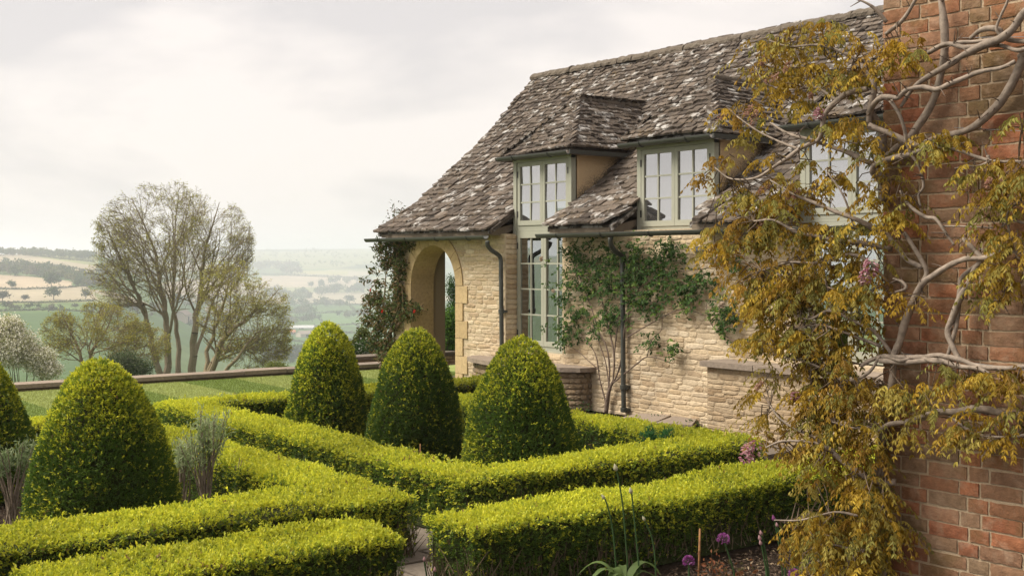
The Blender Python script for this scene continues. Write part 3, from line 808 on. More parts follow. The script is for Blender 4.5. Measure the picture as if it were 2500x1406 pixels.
def downpipe(pts, label=None):
    g = MB(); P = spline([atX(x, y, X) for x, y, X in pts], 5); V, F = tube(P, .036, 10); g.add(V, F)
    o = g.build('downpipe', M['gutter'], cot, smooth=True)
    for (x, y, X) in (pts[-2], pts[-1]):
        c = atX(x, y, X); b = MB(); V, F = tube([c + [0, 0, -.035], c + [0, 0, -.03], c + [0, 0, .03], c + [0, 0, .035]], [.03, .05, .05, .03], 10); b.add(V, F)
        b.box(c[0], WX, c[1] - .06, c[1] + .06, c[2] - .02, c[2] + .02); b.build('pipe_collar', M['gutter'], o)
downpipe([(1190, 588, 11.31), (1191, 600, 11.33), (1201, 612, 11.42), (1216, 622, 11.55), (1222, 632, 11.6), (1223, 660, 11.6), (1224, 760, 11.6), (1225, 870, 11.6)])
downpipe([(1490, 580, 11.31), (1491, 596, 11.33), (1500, 612, 11.42), (1514, 622, 11.55), (1519, 634, 11.6), (1520, 700, 11.6), (1521, 820, 11.6), (1522, 945, 11.6), (1523, 1000, 11.6)])
# air brick
c = atX(1709, 608, WX - .02); g = MB()
g.box(WX - .035, WX + .02, c[1] - .11, c[1] + .11, c[2] - .035, c[2] + .035); ab = g.build('air_brick', M['iron'], cot)
for k_ in range(3):
    g = MB(); z = c[2] - .022 + k_ * .02; g.box(WX - .041, WX - .034, c[1] - .095, c[1] + .095, z, z + .009); g.build('louvre', M['lead'], ab)

# windows
def window(y0, y1, z0, z1, rws, gm='glass'):
    X = WINX; f = MB(); b = .05
    f.box(X - .03, X + .06, y0, y0 + b, z0, z1); f.box(X - .03, X + .06, y1 - b, y1, z0, z1)
    f.box(X - .03, X + .06, y0 + b, y1 - b, z1 - b, z1); f.box(X - .03, X + .06, y0 + b, y1 - b, z0, z0 + b)
    fr = f.build('window', M['sage'], cot)
    ym = (y0 + y1) / 2
    for a, c_ in ((y0 + b, ym - .002), (ym + .002, y1 - b)):
        s = .058; l = MB(); xa, xb = X - .045, X + .01; q0, q1 = z0 + b + .002, z1 - b - .002
        l.box(xa, xb, a, a + s, q0, q1); l.box(xa, xb, c_ - s, c_, q0, q1)
        l.box(xa, xb, a + s, c_ - s, q1 - s, q1); l.box(xa, xb, a + s, c_ - s, q0, q0 + s * 1.35)
        m = (a + c_) / 2; ga, gb, h0, h1 = a + s, c_ - s, q0 + s * 1.35, q1 - s
        l.box(X - .035, X - .004, m - .011, m + .011, h0, h1)
        for k in range(1, rws):
            z = h0 + (h1 - h0) * k / rws; l.box(X - .034, X - .005, ga, m - .011, z - .011, z + .011); l.box(X - .034, X - .005, m + .011, gb, z - .011, z + .011)
        cs = l.build('casement', M['sage'], fr)
        for k in range(rws):
            za, zb = h0 + (h1 - h0) * k / rws, h0 + (h1 - h0) * (k + 1) / rws
            for ya, yb in ((ga, m), (m, gb)):
                p = MB(); tw = rng.normal(0, .0022, 2)
                V = [(X - .02 + tw[0] + tw[1], ya, za), (X - .02 + tw[0] - tw[1], yb, za), (X - .02 - tw[0] - tw[1], yb, zb), (X - .02 - tw[0] + tw[1], ya, zb)]
                V += [(x + .004, y, z) for x, y, z in V]
                p.add(V, [(0, 3, 2, 1), (4, 5, 6, 7), (0, 1, 5, 4), (1, 2, 6, 5), (2, 3, 7, 6), (3, 0, 4, 7)]); p.build('pane', M[gm], fr)
        for z in (q0 + .18, q1 - .18):
            hg = MB(); yy_ = a if a < ym - .1 and a == y0 + b else c_; hg.box(xa - .008, xa + .01, yy_ - .012, yy_ + .012, z - .05, z + .05); hg.build('hinge', M['iron'], fr)
    return fr
window(14.30, 15.67, 2.70, 3.80, 3, 'glass_up'); window(14.24, 15.67, 0.80, 2.66, 4)
window(11.34, 12.78, 2.62, 3.80, 3, 'glass_up'); window(8.36, 9.84, 2.70, 3.80, 3, 'glass_up'); window(8.36, 9.84, 0.99, 2.66, 4)
for ya, yb in ((14.26, 15.66), (8.37, 9.83)):
    g = MB(); g.box(WINX - .03, WINX + .05, ya, yb, 2.662, 2.698); g.build('transom', M['sage'], cot)
g = MB(); g.box(WINX - .12, WINX + .1, 14.245, 15.665, .772, .798); g.build('window_sill', M['sage'], cot)
# reveals beside the tall windows (rubble returns)
rv = MB(); rv.box(WX + .005, WINX + .1, 15.672, 15.70, 0.77, 2.62); rv.build('reveal', M['mortar'], cot)
for z in np.arange(.81, 2.58, .08):
    ti = rng.integers(len(STONES)); piece('stone', stone_me(ti, 'stone'), basis(np.array([0, 1.0, 0]) * .022, np.array([1.0, 0, 0]) * .25, EE3 * .082, ((WX + WINX) / 2, 15.672, z)), front_wall)
# curtains and a lit room behind
def curtain(label, ya, yb, z0, z1, X):
    g = MB(); k = 40; yy_ = np.linspace(ya, yb, k); xx = X + .03 * np.sin(np.linspace(0, 22, k)) + .012 * np.sin(np.linspace(0, 57, k))
    V = [(xx[i], yy_[i], z) for i in range(k) for z in (z0, z1)] + [(xx[i] + .004, yy_[i], z) for i in range(k) for z in (z0, z1)]
    F = [(2 * i, 2 * i + 2, 2 * i + 3, 2 * i + 1) for i in range(k - 1)] + [(2 * k + 2 * i + 1, 2 * k + 2 * i + 3, 2 * k + 2 * i + 2, 2 * k + 2 * i) for i in range(k - 1)]
    g.add(V, F); g.build('curtain', M['curtain'], None, smooth=True, label=label, cat='curtain')
curtain('pale linen curtain behind the left leaf of the tall garden window', 15.05, 15.6, .8, 2.6, WINX + .16)
# ------------------------------------------------------------------ brick wall
BX, BY = 5.40, 3.93
bw = thing('brick_wall', 'weathered red brick wall end carrying the wisteria at the right', 'wall', (BX + .3, BY - 2, 0))
g = MB(); g.box(BX - .0045, BX + .5, -4.5, BY - .004, -.02, 5.2); g.build('mortar_core', M['bmortar'], bw)
def brick_mesh(seed):
    g0 = np.random.default_rng(seed); ny, nz_ = 7, 4
    yy_, zz_ = np.linspace(-.5, .5, ny), np.linspace(-.5, .5, nz_)
    Yb, Zb = np.meshgrid(yy_, zz_, indexing='ij'); edge = (np.abs(Yb) > .49) | (np.abs(Zb) > .49)
    Xb = np.where(edge, g0.uniform(-.92, -.62, Yb.shape), g0.uniform(-1.06, -.9, Yb.shape))
    Yj = Yb * (1 + 0) + g0.normal(0, .006, Yb.shape) * edge; Zj = Zb + g0.normal(0, .022, Yb.shape) * edge
    V = np.stack([Xb, Yj, Zj], -1).reshape(-1, 3); F = []
    for i in range(ny - 1):
        for j in range(nz_ - 1): F.append((i * nz_ + j, (i + 1) * nz_ + j, (i + 1) * nz_ + j + 1, i * nz_ + j + 1))
    per = [(i, 0) for i in range(ny)] + [(ny - 1, j) for j in range(1, nz_)] + [(i, nz_ - 1) for i in range(ny - 2, -1, -1)] + [(0, j) for j in range(nz_ - 2, 0, -1)]
    base = len(V); B = np.array([[.6, Yj[i, j], Zj[i, j]] for i, j in per]); V = np.concatenate([V, B]); n2 = len(per)
    for k in range(n2):
        i, j = per[k]; i2, j2 = per[(k + 1) % n2]; F.append((base + k, base + (k + 1) % n2, i2 * nz_ + j2, i * nz_ + j))
    return V, A_(F)
BRICK_ME = []
for i in range(12):
    V, F = brick_mesh(500 + i); me = np_mesh('brick', V, q2t(F)); me.materials.append(M['brick']); BRICK_ME.append((me, V, F))
course = .0745; z = 0.0; ci = 0; bricks = []
while z < 5.1:
    y = BY; pat = ci % 2; k = 0
    if pat: bricks.append((y - .051, z, .102)); y -= .112; first = True
    kk = 0
    while y > -1.2:
        # irregular Flemish-like bond
        L = .215 if (kk % 3 != 2) else .105
        if pat and kk == 0: L = .15
        L *= rng.uniform(.97, 1.02)
        bricks.append((y - L / 2, z, L)); y -= L + .0115; kk += 1
    z += course; ci += 1
sc = []
for (y, z, L) in bricks:
    u_, v_, F = px((BX, y, z + .03)); sc.append(L / F ** 2 if (2100 < u_ < 2540 and -30 < v_ < 1440 and F > 1) else -1)
big = [i for i in np.argsort(-A_(sc)) if sc[i] > 0][:298]; bigs = set(int(i) for i in big)
st = MB()
for i, (y, z, L) in enumerate(bricks):
    me, V, F = BRICK_ME[rng.integers(12)]; tl = rng.normal(0, .006)
    Mx = basis(EE1 * rng.uniform(.009, .015), np.array([0, math.cos(tl), math.sin(tl)]) * L * rng.uniform(.975, 1.0), np.array([0, -math.sin(tl), math.cos(tl)]) * .0640 * rng.uniform(.95, 1.02), (BX - .001, y, z + .036 + rng.normal(0, .0015)))
    if i in bigs: piece('brick', me, Mx, bw)
    elif -4.5 < y: st.add(mapped(Mx, V), F, None, rng.random())
st.build('brickwork', M['brick'], bw, kind='stuff')
# end return of the wall
g = MB()
for i, z in enumerate(np.arange(0, 5.1, course)):
    for q in range(3): g.box(BX + .01 + q * .165, BX + .16 + q * .165, BY - .006, BY + .006, z + .004, z + .068, None, rng.random())
g.build('end_bricks', M['brick'], bw, kind='stuff')

# ------------------------------------------------------------------ paving, mulch
path = thing('path', 'path', None, (4.3, 7.2, 0)); del path['label']; path['kind'] = 'structure'
def flag(name, pts, z0, z1, parent):
    pts = A_(pts, float); c = pts.mean(0); n = len(pts)
    ins = c + (pts - c) * .985; V = [(x, y, z0) for x, y in pts] + [(x, y, z1 - .008) for x, y in pts] + [(x, y, z1) for x, y in ins] + [(c[0], c[1], z1)]
    F = []
    for i in range(n):
        j = (i + 1) % n; F += [(i, j, n + j, n + i), (n + i, n + j, 2 * n + j, 2 * n + i), (2 * n + i, 2 * n + j, 3 * n, 3 * n)]
    g = MB(); g.add(V, F); return g.build(name, M['flag'], parent)
def paving(x0, x1, y0, y1, parent, sx=.55, sy=.6, z=.012):
    y = y0
    while y < y1 - .05:
        h = min(rng.uniform(.4, .75), y1 - y); x = x0
        if y1 - y - h < .2: h = y1 - y
        while x < x1 - .05:
            w = rng.uniform(.45, .85)
            if x1 - x - w < .25: w = x1 - x
            e = .012; j = lambda: rng.normal(0, .012)
            flag('flagstone', [(x + e + j(), y + e + j()), (x + w / 2, y + e + j() * .6), (x + w - e + j(), y + e + j()), (x + w - e + j(), y + h - e + j()), (x + e + j(), y + h - e + j())], -.03, z + rng.uniform(0, .006), parent)
            x += w
        y += h
paving(2.2, 9.6, 7.02, 7.78, path); paving(4.12, 4.52, 3.2, 7.02, path); paving(4.9, 5.42, 7.78, 14.7, path)
paving(9.2, 11.2, 9.2, 12.6, path, z=.012)
for ptz in ([(1500, 1022), (1560, 1008), (1640, 1012), (1600, 1030)], [(1600, 1031), (1650, 1013), (1706, 1018), (1690, 1036)]):
    flag('flagstone', [tuple(atZ(x, y, .10)[:2]) for x, y in ptz], .02, .10, path).data.materials[0] = M['coping']

nm = 9000
def mulch(name, boxes, n, label):
    area = A_([(b[1] - b[0]) * (b[3] - b[2]) for b in boxes]); k = rng.choice(len(boxes), n, p=area / area.sum()); b = A_(boxes)[k]
    P = np.stack([rng.uniform(b[:, 0], b[:, 1]), rng.uniform(b[:, 2], b[:, 3]), rng.uniform(-.018, .0, n)], 1)
    A = nrm(np.stack([rng.normal(size=n), rng.normal(size=n), rng.normal(0, .25, n)], 1)); N = nrm(np.stack([rng.normal(0, .4, n), rng.normal(0, .4, n), np.ones(n)], 1))
    C = np.where(rng.random((n, 1)) < .12, (0.24, 0.18, 0.11), (0.085, 0.055, 0.035)) * rng.uniform(.5, 1.4, (n, 1))
    V, F = leaf2(P, A, N, rng.uniform(.02, .05, n), rng.uniform(.008, .018, n), .3); g = MB(); g.add(V, F, rep(C, 4)); g.build(name, M['attr'], label=label, cat='mulch', kind='stuff')
mulch('bark_mulch', [(3.0, 7.5, 4.2, 6.3)], 16000, 'dark bark mulch scattered on the flower bed by the brick wall')
mulch('bark_mulch', [(1.5, 4.3, 8.3, 13.0), (6.0, 8.3, 8.4, 13.8)], 16000, 'brown bark mulch on the beds inside the box hedges')

# ------------------------------------------------------------------ box hedges and topiary
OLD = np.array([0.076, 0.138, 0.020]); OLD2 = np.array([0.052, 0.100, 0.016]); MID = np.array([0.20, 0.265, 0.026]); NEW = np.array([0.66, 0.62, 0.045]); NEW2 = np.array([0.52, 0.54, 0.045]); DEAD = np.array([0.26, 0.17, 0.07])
def sprigs(P, Nn, fresh, upw, size, k=5):
    n = len(P); a = nrm(Nn * .75 + np.array([0, 0, 1.0]) * upw[:, None] + rng.normal(0, .42, (n, 3)))
    P = P + a * rng.uniform(-.012, .016, (n, 1)); isn = rng.random(n) < fresh
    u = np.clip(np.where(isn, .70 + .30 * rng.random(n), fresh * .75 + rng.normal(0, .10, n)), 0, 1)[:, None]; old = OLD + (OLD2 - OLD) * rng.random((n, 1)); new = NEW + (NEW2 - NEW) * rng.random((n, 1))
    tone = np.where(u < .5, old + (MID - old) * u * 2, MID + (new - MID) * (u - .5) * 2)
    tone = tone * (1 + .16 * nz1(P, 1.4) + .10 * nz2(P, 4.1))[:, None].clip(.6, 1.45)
    dead = rng.random(n) < np.clip(.012 + .05 * (nz3(P, 2.7) - 1.1), .004, .3); tone[dead] = DEAD
    Pk = np.repeat(P, k, 0); ak = np.repeat(a, k, 0); step = np.tile(np.linspace(-.4, 1, k), n)[:, None]; sk = np.repeat(np.where(isn, 1.25, 1.0) * size, k)
    Pk = Pk + ak * step * sk[:, None] * .8; d = nrm(ak * np.where(step > .9, 1.5, .75) + rdir(n * k) * .8); N = nrm(rdir(n * k) * .7 + np.array([0, 0, .9]))
    L = sk * rng.uniform(.8, 1.25, n * k); V, F = leaf2(Pk, d, N, L, L * .58, .22)
    return V, F, rep(np.repeat(tone, k, 0) * rng.uniform(.8, 1.2, (n * k, 1)), 4)
def inrect(P, r, e=.0): return (P[:, 0] > r[0] + e) & (P[:, 0] < r[1] - e) & (P[:, 1] > r[2] + e) & (P[:, 1] < r[3] - e)
def hedge(label, rects, t, dens, size, topf=.9, twig_n=250):
    cx, cyy = rects[0][0], rects[0][2]
    root = thing('box_hedge', label, 'hedge', (cx, cyy, 0), 'clipped box hedges')
    core = MB()
    for r in rects: core.box(r[0] + .05, r[1] - .05, r[2] + .05, r[3] - .05, -.01, t - .045 + rng.uniform(0, .004))
    core.build('inner_twig_shade', M['twig'], root)
    P, N, Fr, U = [], [], [], []
    for i, r in enumerate(rects):
        w, d = r[1] - r[0], r[3] - r[2]
        n = int(w * d * dens); p = np.stack([rng.uniform(r[0], r[1], n), rng.uniform(r[2], r[3], n), np.full(n, t)], 1)
        keep = np.ones(n, bool)
        for q in rects[:i]: keep &= ~inrect(p, q)
        p = p[keep]; ed = np.full(len(p), 9.0)
        for (ax, val) in ((0, r[0]), (0, r[1]), (1, r[2]), (1, r[3])):
            inside = np.zeros(len(p), bool); pp = p.copy(); pp[:, ax] = val + (.01 if val in (r[1], r[3]) else -.01)
            for q in rects: inside |= inrect(pp, q) if q is not r else False
            ed = np.minimum(ed, np.where(inside, 9, np.abs(p[:, ax] - val)))
        p[:, 2] -= np.clip(.07 - ed, 0, 1) ** 2 * 8.0; p[:, 2] += .016 * nz1(p, 2.2) + .012 * nz1(p, 5.0) + .012 * nz2(p, 13.0) + np.where(rng.random(len(p)) < .035, rng.uniform(.01, .05, len(p)), 0)
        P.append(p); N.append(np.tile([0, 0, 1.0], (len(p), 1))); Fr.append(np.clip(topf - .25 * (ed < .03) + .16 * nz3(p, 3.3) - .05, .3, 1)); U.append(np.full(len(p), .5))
        for (ax, val, sg) in ((0, r[0], -1), (0, r[1], 1), (1, r[2], -1), (1, r[3], 1)):
            ln = d if ax == 0 else w; n = int(ln * t * dens * (1.0 if sg < 0 else .3))
            p = np.empty((n, 3)); p[:, ax] = val; p[:, 1 - ax] = rng.uniform(r[2] if ax == 0 else r[0], r[3] if ax == 0 else r[1], n); p[:, 2] = t * rng.random(n) ** .85
            keep = np.ones(n, bool); pp = p.copy(); pp[:, ax] += sg * .005
            for q in rects:
                if q is not r: keep &= ~inrect(pp, q)
            p = p[keep]; nn = np.zeros_like(p); nn[:, ax] = sg
            p[:, ax] += sg * (-.05 * (1 - p[:, 2] / t) ** 1.3 - np.clip(p[:, 2] - t + .06, 0, 1) * .5 + .022 * nz1(p, 3.2) + .016 * nz2(p, 14.0) + np.where(rng.random(len(p)) < .02, rng.uniform(0, .04, len(p)), 0))
            thin = rng.random(len(p)) < np.clip(.78 + p[:, 2] / t * .7 + .38 * nz3(p, 6.0), .4, 1); p, nn = p[thin], nn[thin]
            P.append(p); N.append(nn); f = p[:, 2] / t
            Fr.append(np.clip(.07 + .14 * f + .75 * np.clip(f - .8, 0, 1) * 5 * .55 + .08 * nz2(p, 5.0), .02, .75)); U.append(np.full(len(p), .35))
    P, N, Fr, U = map(np.concatenate, (P, N, Fr, U))
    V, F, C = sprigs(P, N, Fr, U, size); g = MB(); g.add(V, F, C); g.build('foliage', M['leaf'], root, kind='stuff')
    # bare lower stems showing under the leaves
    n = twig_n * len(rects); k = rng.integers(len(rects), size=n); r = A_(rects)[k]; ax = rng.random(n) < .12
    b = np.stack([np.where(ax, r[:, 0] + .02, rng.uniform(r[:, 0], r[:, 1])), np.where(ax, rng.uniform(r[:, 2], r[:, 3]), r[:, 2] + .02), rng.uniform(0, t * .35, n)], 1)
    e = b + np.stack([rng.normal(0, .04, n), rng.normal(0, .04, n), rng.uniform(.06, .2, n)], 1)
    V, F = segs(b, e, np.full(n, .0045), np.full(n, .002), 3); g = MB(); g.add(V, F, np.array([.16, .12, .075])); g.build('bare_stems', M['bark'], root, kind='stuff')
    return root
HT = .47
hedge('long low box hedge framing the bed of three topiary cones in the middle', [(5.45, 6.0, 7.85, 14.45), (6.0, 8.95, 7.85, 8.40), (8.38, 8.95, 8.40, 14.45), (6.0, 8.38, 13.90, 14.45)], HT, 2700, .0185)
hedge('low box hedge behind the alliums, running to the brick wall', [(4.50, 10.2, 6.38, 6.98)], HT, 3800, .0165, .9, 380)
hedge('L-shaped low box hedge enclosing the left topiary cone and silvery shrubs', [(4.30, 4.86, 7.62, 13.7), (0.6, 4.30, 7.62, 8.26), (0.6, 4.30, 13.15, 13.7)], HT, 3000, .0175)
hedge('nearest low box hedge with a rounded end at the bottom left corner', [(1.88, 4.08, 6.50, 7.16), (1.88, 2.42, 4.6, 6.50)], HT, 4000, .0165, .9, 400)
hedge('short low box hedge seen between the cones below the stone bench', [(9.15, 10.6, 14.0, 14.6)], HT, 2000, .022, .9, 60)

def cone(label, x, y, R, H, dens, size, seed):
    root = thing('topiary_cone', label, 'topiary', (x, y, 0), 'clipped box topiary cones')
    g0 = np.random.default_rng(seed); ph = g0.uniform(0, 6.28, 4)
    rad = lambda f: R * np.clip(1 - np.clip(f, 0, 1) ** 1.6, 0, 1) ** .57 * (1 - .12 * np.clip(.18 - f, 0, 1) / .18)
    n = int(dens * 2 * math.pi * R * H * .95); f = g0.random(n * 2); keep = g0.random(n * 2) < np.clip(rad(f) / R, .12, 1); f = f[keep]; a = g0.uniform(0, 6.28, len(f))
    lean = g0.normal(0, .035, 2); bump = 1 + .03 * np.sin(2 * a + ph[2] + 3 * f) + .026 * np.sin(3 * a + ph[0] + 5 * f) + .018 * np.sin(5 * a + ph[1] - 9 * f) + np.where(g0.random(len(f)) < .03, g0.uniform(0, .07, len(f)), 0)
    r = rad(f) * bump; P = np.stack([x + r * np.cos(a) + lean[0] * f, y + r * np.sin(a) + lean[1] * f, f * H], 1)
    P += .010 * nz2(P, 15.0)[:, None] * 1.0 * np.stack([np.cos(a), np.sin(a), 0 * a], 1)
    dr = (rad(f + .01) - rad(f - .01)) / (.02 * H); N = nrm(np.stack([np.cos(a), np.sin(a), -dr], 1))
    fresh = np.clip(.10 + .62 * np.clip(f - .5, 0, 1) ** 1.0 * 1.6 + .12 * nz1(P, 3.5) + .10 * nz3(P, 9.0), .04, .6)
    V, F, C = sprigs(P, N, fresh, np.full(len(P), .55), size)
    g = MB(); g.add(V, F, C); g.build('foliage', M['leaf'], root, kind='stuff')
    k = 28; fs = np.linspace(0, .95, 22); ang = np.arange(k) * 2 * math.pi / k
    V = np.array([(x + lean[0] * q + max(float(rad(q)) * .92 - .05, .01) * math.cos(b), y + lean[1] * q + max(float(rad(q)) * .92 - .05, .01) * math.sin(b), q * (H - .09)) for q in fs for b in ang])
    F = [(i * k + j, i * k + (j + 1) % k, (i + 1) * k + (j + 1) % k, (i + 1) * k + j) for i in range(21) for j in range(k)]
    g = MB(); g.add(V, F); g.build('inner_twig_shade', M['twig'], root, smooth=True)
    g = MB(); V, F = tube([(x, y, -.02), (x + .01, y, .2)], [.035, .03], 8); g.add(V, F, (.12, .09, .06)); g.build('trunk', M['bark'], root)
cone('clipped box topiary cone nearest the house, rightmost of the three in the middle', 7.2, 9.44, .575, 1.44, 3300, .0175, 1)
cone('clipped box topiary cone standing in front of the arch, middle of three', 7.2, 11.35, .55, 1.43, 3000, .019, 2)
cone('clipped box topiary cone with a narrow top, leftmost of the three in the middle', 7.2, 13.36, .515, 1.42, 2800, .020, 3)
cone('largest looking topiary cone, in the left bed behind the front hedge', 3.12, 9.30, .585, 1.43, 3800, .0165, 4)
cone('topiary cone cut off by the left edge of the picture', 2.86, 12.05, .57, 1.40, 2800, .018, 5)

# ------------------------------------------------------------------ lawn edging wall
lw = thing('garden_wall', 'low retaining wall with flat stone coping along the far edge of the lawn', 'wall', (8, 21.5, 0))
g = MB(); g.box(-8, 13.2, 21.36, 21.66, -2.4, .045); g.build('wall_core', M['bench_stone'], lw)
x = -7.9
while x < 13.2:
    w = min(rng.uniform(.75, 1.25), 13.25 - x); g = MB(); zt = .115 + rng.uniform(-.008, .008)
    g.box(x + .005, x + w - .005, 21.27 + rng.uniform(-.01, .01), 21.72, .047, zt); g.build('coping_slab', M['coping'], lw); x += w
rw = thing('garden_wall', 'short dry stone wall with pale coping left of the loggia climber', 'wall', (13.0, 22.1, 0))
g = MB(); g.box(12.4, 16.5, 22.0, 22.4, -2, .14); rwc = g.build('wall_core', M['bench_stone'], rw)
for z in np.arange(-.4, .14, .075):
    x = 12.4
    while x < 16.3:
        L = rng.uniform(.18, .42); ti = rng.integers(len(STONES)); piece('stone', stone_me(ti, 'stone'), basis(np.array([0, 1.0, 0]) * .03, np.array([1.0, 0, 0]) * L, EE3 * .074, (x + L / 2, 22.0, z + .035)), rwc); x += L
x = 12.35
while x < 16.5:
    w = rng.uniform(.6, .9); g = MB(); g.box(x, x + w - .01, 21.93, 22.46, .142, .215); g.build('coping_slab', M['flag'], rw); x += w

# ------------------------------------------------------------------ stone bench under the window
sb = thing('stone_bench', 'half-round stone bench with a slate slab top below the tall window', 'bench', (11.4, 14.9, 0))
aa = np.linspace(0, math.pi, 25)
def halfround(ry, rx, z0, z1, jit=0.0):
    yb = 14.92 + ry * np.cos(aa); xb = WX - .004 - rx * np.sin(aa) ** .7 + rng.normal(0, jit, 25); n = 25
    V = [(xb[i], yb[i], z0) for i in range(n)] + [(xb[i], yb[i], z1) for i in range(n)] + [(WX - .004, 14.92, z1)]
    F = [(i, i + 1, n + i + 1, n + i) for i in range(n - 1)] + [(n + i, n + i + 1, 2 * n, 2 * n) for i in range(n - 1)]
    return V, F
g = MB(); g.add(*halfround(1.46, .62, .575, .64, .012)); g.build('slab', M['coping'], sb)
g = MB(); g.add(*halfround(1.34, .50, 0, .575)); sbc = g.build('base', M['bench_stone'], sb)
for z in np.arange(0, .56, .08):
    a = rng.uniform(0, .05)
    while a < math.pi - .02:
        da = rng.uniform(.10, .2); am = a + da / 2; p = np.array([WX - .50 * math.sin(am) ** .7, 14.92 + 1.34 * math.cos(am), z + .04])
        q = np.array([WX - .50 * math.sin(am + .02) ** .7, 14.92 + 1.34 * math.cos(am + .02), z + .04]); tg = nrm(q - p); nn = np.cross(tg, [0, 0, 1.0]); nn = nn * np.sign(-(nn @ [1.0, 0, 0]) if abs(nn[0]) > .2 else nn @ (p - np.array([WX, 14.92, p[2]])))
        L = np.hypot(1.34 * math.sin(am) * da, .5 * da) + .02
        piece('stone', stone_me(rng.integers(len(STONES)), 'bench_stone'), basis(-nn * .035, tg * L, EE3 * .08, p), sbc); a += da

# ------------------------------------------------------------------ climbers
def polyline(pts, X, wob=0.0):
    return [atX(x, y, (X if len(p) == 0 else p[0])) for x, y, *p in pts]
def blob_points(blobs, X, dens, depth, kk=1.0):
    out, rad_ = [], []
    for (x, y, r) in blobs:
        n = max(3, int(dens * (r / 40) ** 2)); c = atX(x, y, X); s = r / FPX * px(c)[2]
        d = rng.normal(0, .42, (n, 3)) * [depth / max(s, 1e-6), 1.25, 1.0]; d = d[(np.abs(d[:, 1:]) < 1.3).all(1)]
        out.append(c + d * s)
    return np.concatenate(out)
def wood(paths, X, col, root, k=8, name='stem', rough=.25):
    for pts, r in paths:
        P = spline([atX(p[0], p[1], X - (p[2] if len(p) > 2 else 0)) for p in pts], 6)
        m = len(P); rad = np.interp(np.linspace(0, 1, m), np.linspace(0, 1, len(r)), r) * (1 + .13 * nz1(P, 26.0) + .07 * nz2(P, 60.0))
        P = P + .55 * np.stack([nz1(P, 9.0), nz2(P, 9.0), nz3(P, 9.0)], 1) * rad[:, None]
        V, F = tube(P, rad, k); g = MB(); g.add(V, F, A_(col) * rng.uniform(.85, 1.12)); g.build(name, M['bark'], root, smooth=True)

# climbing rose on the cottage wall
ROSE_X = WX - .09
rose = thing('climbing_rose', 'climbing rose with dark green leaves fanned over the stone wall', 'climber', tuple(atX(1479, 1008, ROSE_X)))
RS = [([(1478, 1010), (1482, 968), (1493, 932)], (.036, .03, .022)), ([(1478, 985), (1464, 924), (1456, 871), (1440, 842), (1405, 800), (1385, 740)], (.012, .008, .004)),
      ([(1484, 955), (1489, 891), (1481, 842), (1464, 809), (1440, 740), (1410, 660), (1400, 610)], (.015, .011, .004)), ([(1495, 935), (1501, 870), (1489, 809), (1473, 751), (1462, 690), (1460, 620)], (.015, .011, .004)),
      ([(1493, 940), (1514, 891), (1524, 809), (1535, 767), (1560, 705), (1600, 650), (1640, 600)], (.014, .010, .004)), ([(1495, 935), (1539, 900), (1580, 871), (1621, 879), (1648, 892)], (.012, .008, .003)),
      ([(1580, 871), (1592, 830), (1615, 805), (1617, 763)], (.008, .005, .003)), ([(1530, 825), (1601, 784), (1663, 755), (1716, 768), (1745, 772)], (.010, .007, .003)),
      ([(1832, 862), (1807, 842), (1762, 813), (1737, 792), (1725, 745), (1740, 700)], (.008, .007, .003)), ([(1464, 905), (1431, 875), (1400, 850), (1360, 838)], (.009, .006, .003)),
      ([(1500, 880), (1507, 800), (1520, 720), (1530, 640), (1545, 600)], (.011, .007, .003)), ([(1740, 770), (1790, 765), (1850, 768), (1870, 765)], (.006, .005, .003)), ([(1560, 705), (1620, 668), (1690, 660), (1750, 650), (1800, 640), (1860, 655)], (.007, .005, .003)),
      ([(1486, 945), (1478, 880), (1450, 800), (1430, 770), (1420, 700)], (.011, .007, .003))]
wood(RS, ROSE_X, (.17, .125, .095), rose, 7, 'cane')
RB = [(1400, 620, 40), (1440, 640, 50), (1390, 680, 40), (1430, 700, 46), (1490, 640, 46), (1480, 700, 50), (1540, 622, 36), (1560, 660, 56), (1610, 645, 56), (1640, 620, 46), (1590, 715, 52), (1650, 700, 46), (1700, 690, 46), (1680, 735, 36), (1560, 740, 40), (1480, 770, 46), (1420, 760, 36), (1395, 790, 44), (1450, 815, 28), (1380, 830, 32), (1510, 770, 36), (1372, 730, 30), (1345, 640, 12), (1328, 800, 12), (1345, 700, 12), (1740, 690, 26), (1755, 755, 36), (1788, 765, 36), (1770, 800, 26), (1590, 830, 30), (1645, 858, 26), (1655, 845, 14), (1800, 640, 24), (1860, 652, 24), (1560, 600, 26), (1625, 602, 26), (1832, 825, 14), (1370, 800, 26), (1525, 690, 40), (1445, 590, 20), (1600, 770, 20), (1480, 600, 24)]
P = blob_points(RB, ROSE_X, 50, .08); n = len(P); P[:, 0] = np.minimum(P[:, 0], WX - .03)
# each rose leaf: five leaflets
ax = nrm(np.stack([-.5 + rng.normal(0, .35, n), rng.normal(0, .8, n), rng.normal(-.25, .5, n)], 1)); V_, F_, C_ = [], [], []
g = MB(); base = np.where(rng.random((n, 1)) < .22, (0.09, 0.145, 0.024), (0.040, 0.082, 0.018)) * rng.uniform(.7, 1.35, (n, 1))
sd = nrm(np.cross(ax, nrm(rng.normal(0, .4, (n, 3)) + [-.8, 0, .6])))
for (along, side, sz) in ((1.0, 0, 1.15), (.62, 1, 1), (.62, -1, 1), (.25, 1, .8), (.25, -1, .8)):
    L = rng.uniform(.034, .052, n) * sz; d = nrm(ax * (.9 if side == 0 else .45) + sd * side + rng.normal(0, .22, (n, 3)))
    V, F = leaf6(P + ax * .06 * along, d, nrm(np.array([-.8, -.1, .65]) + rng.normal(0, .35, (n, 3))), L, L * .68, .18, .15); g.add(V, F, rep(base * rng.uniform(.85, 1.15, (n, 1)), 7))
g.build('leaves', M['wall_leaf'], rose, kind='stuff')
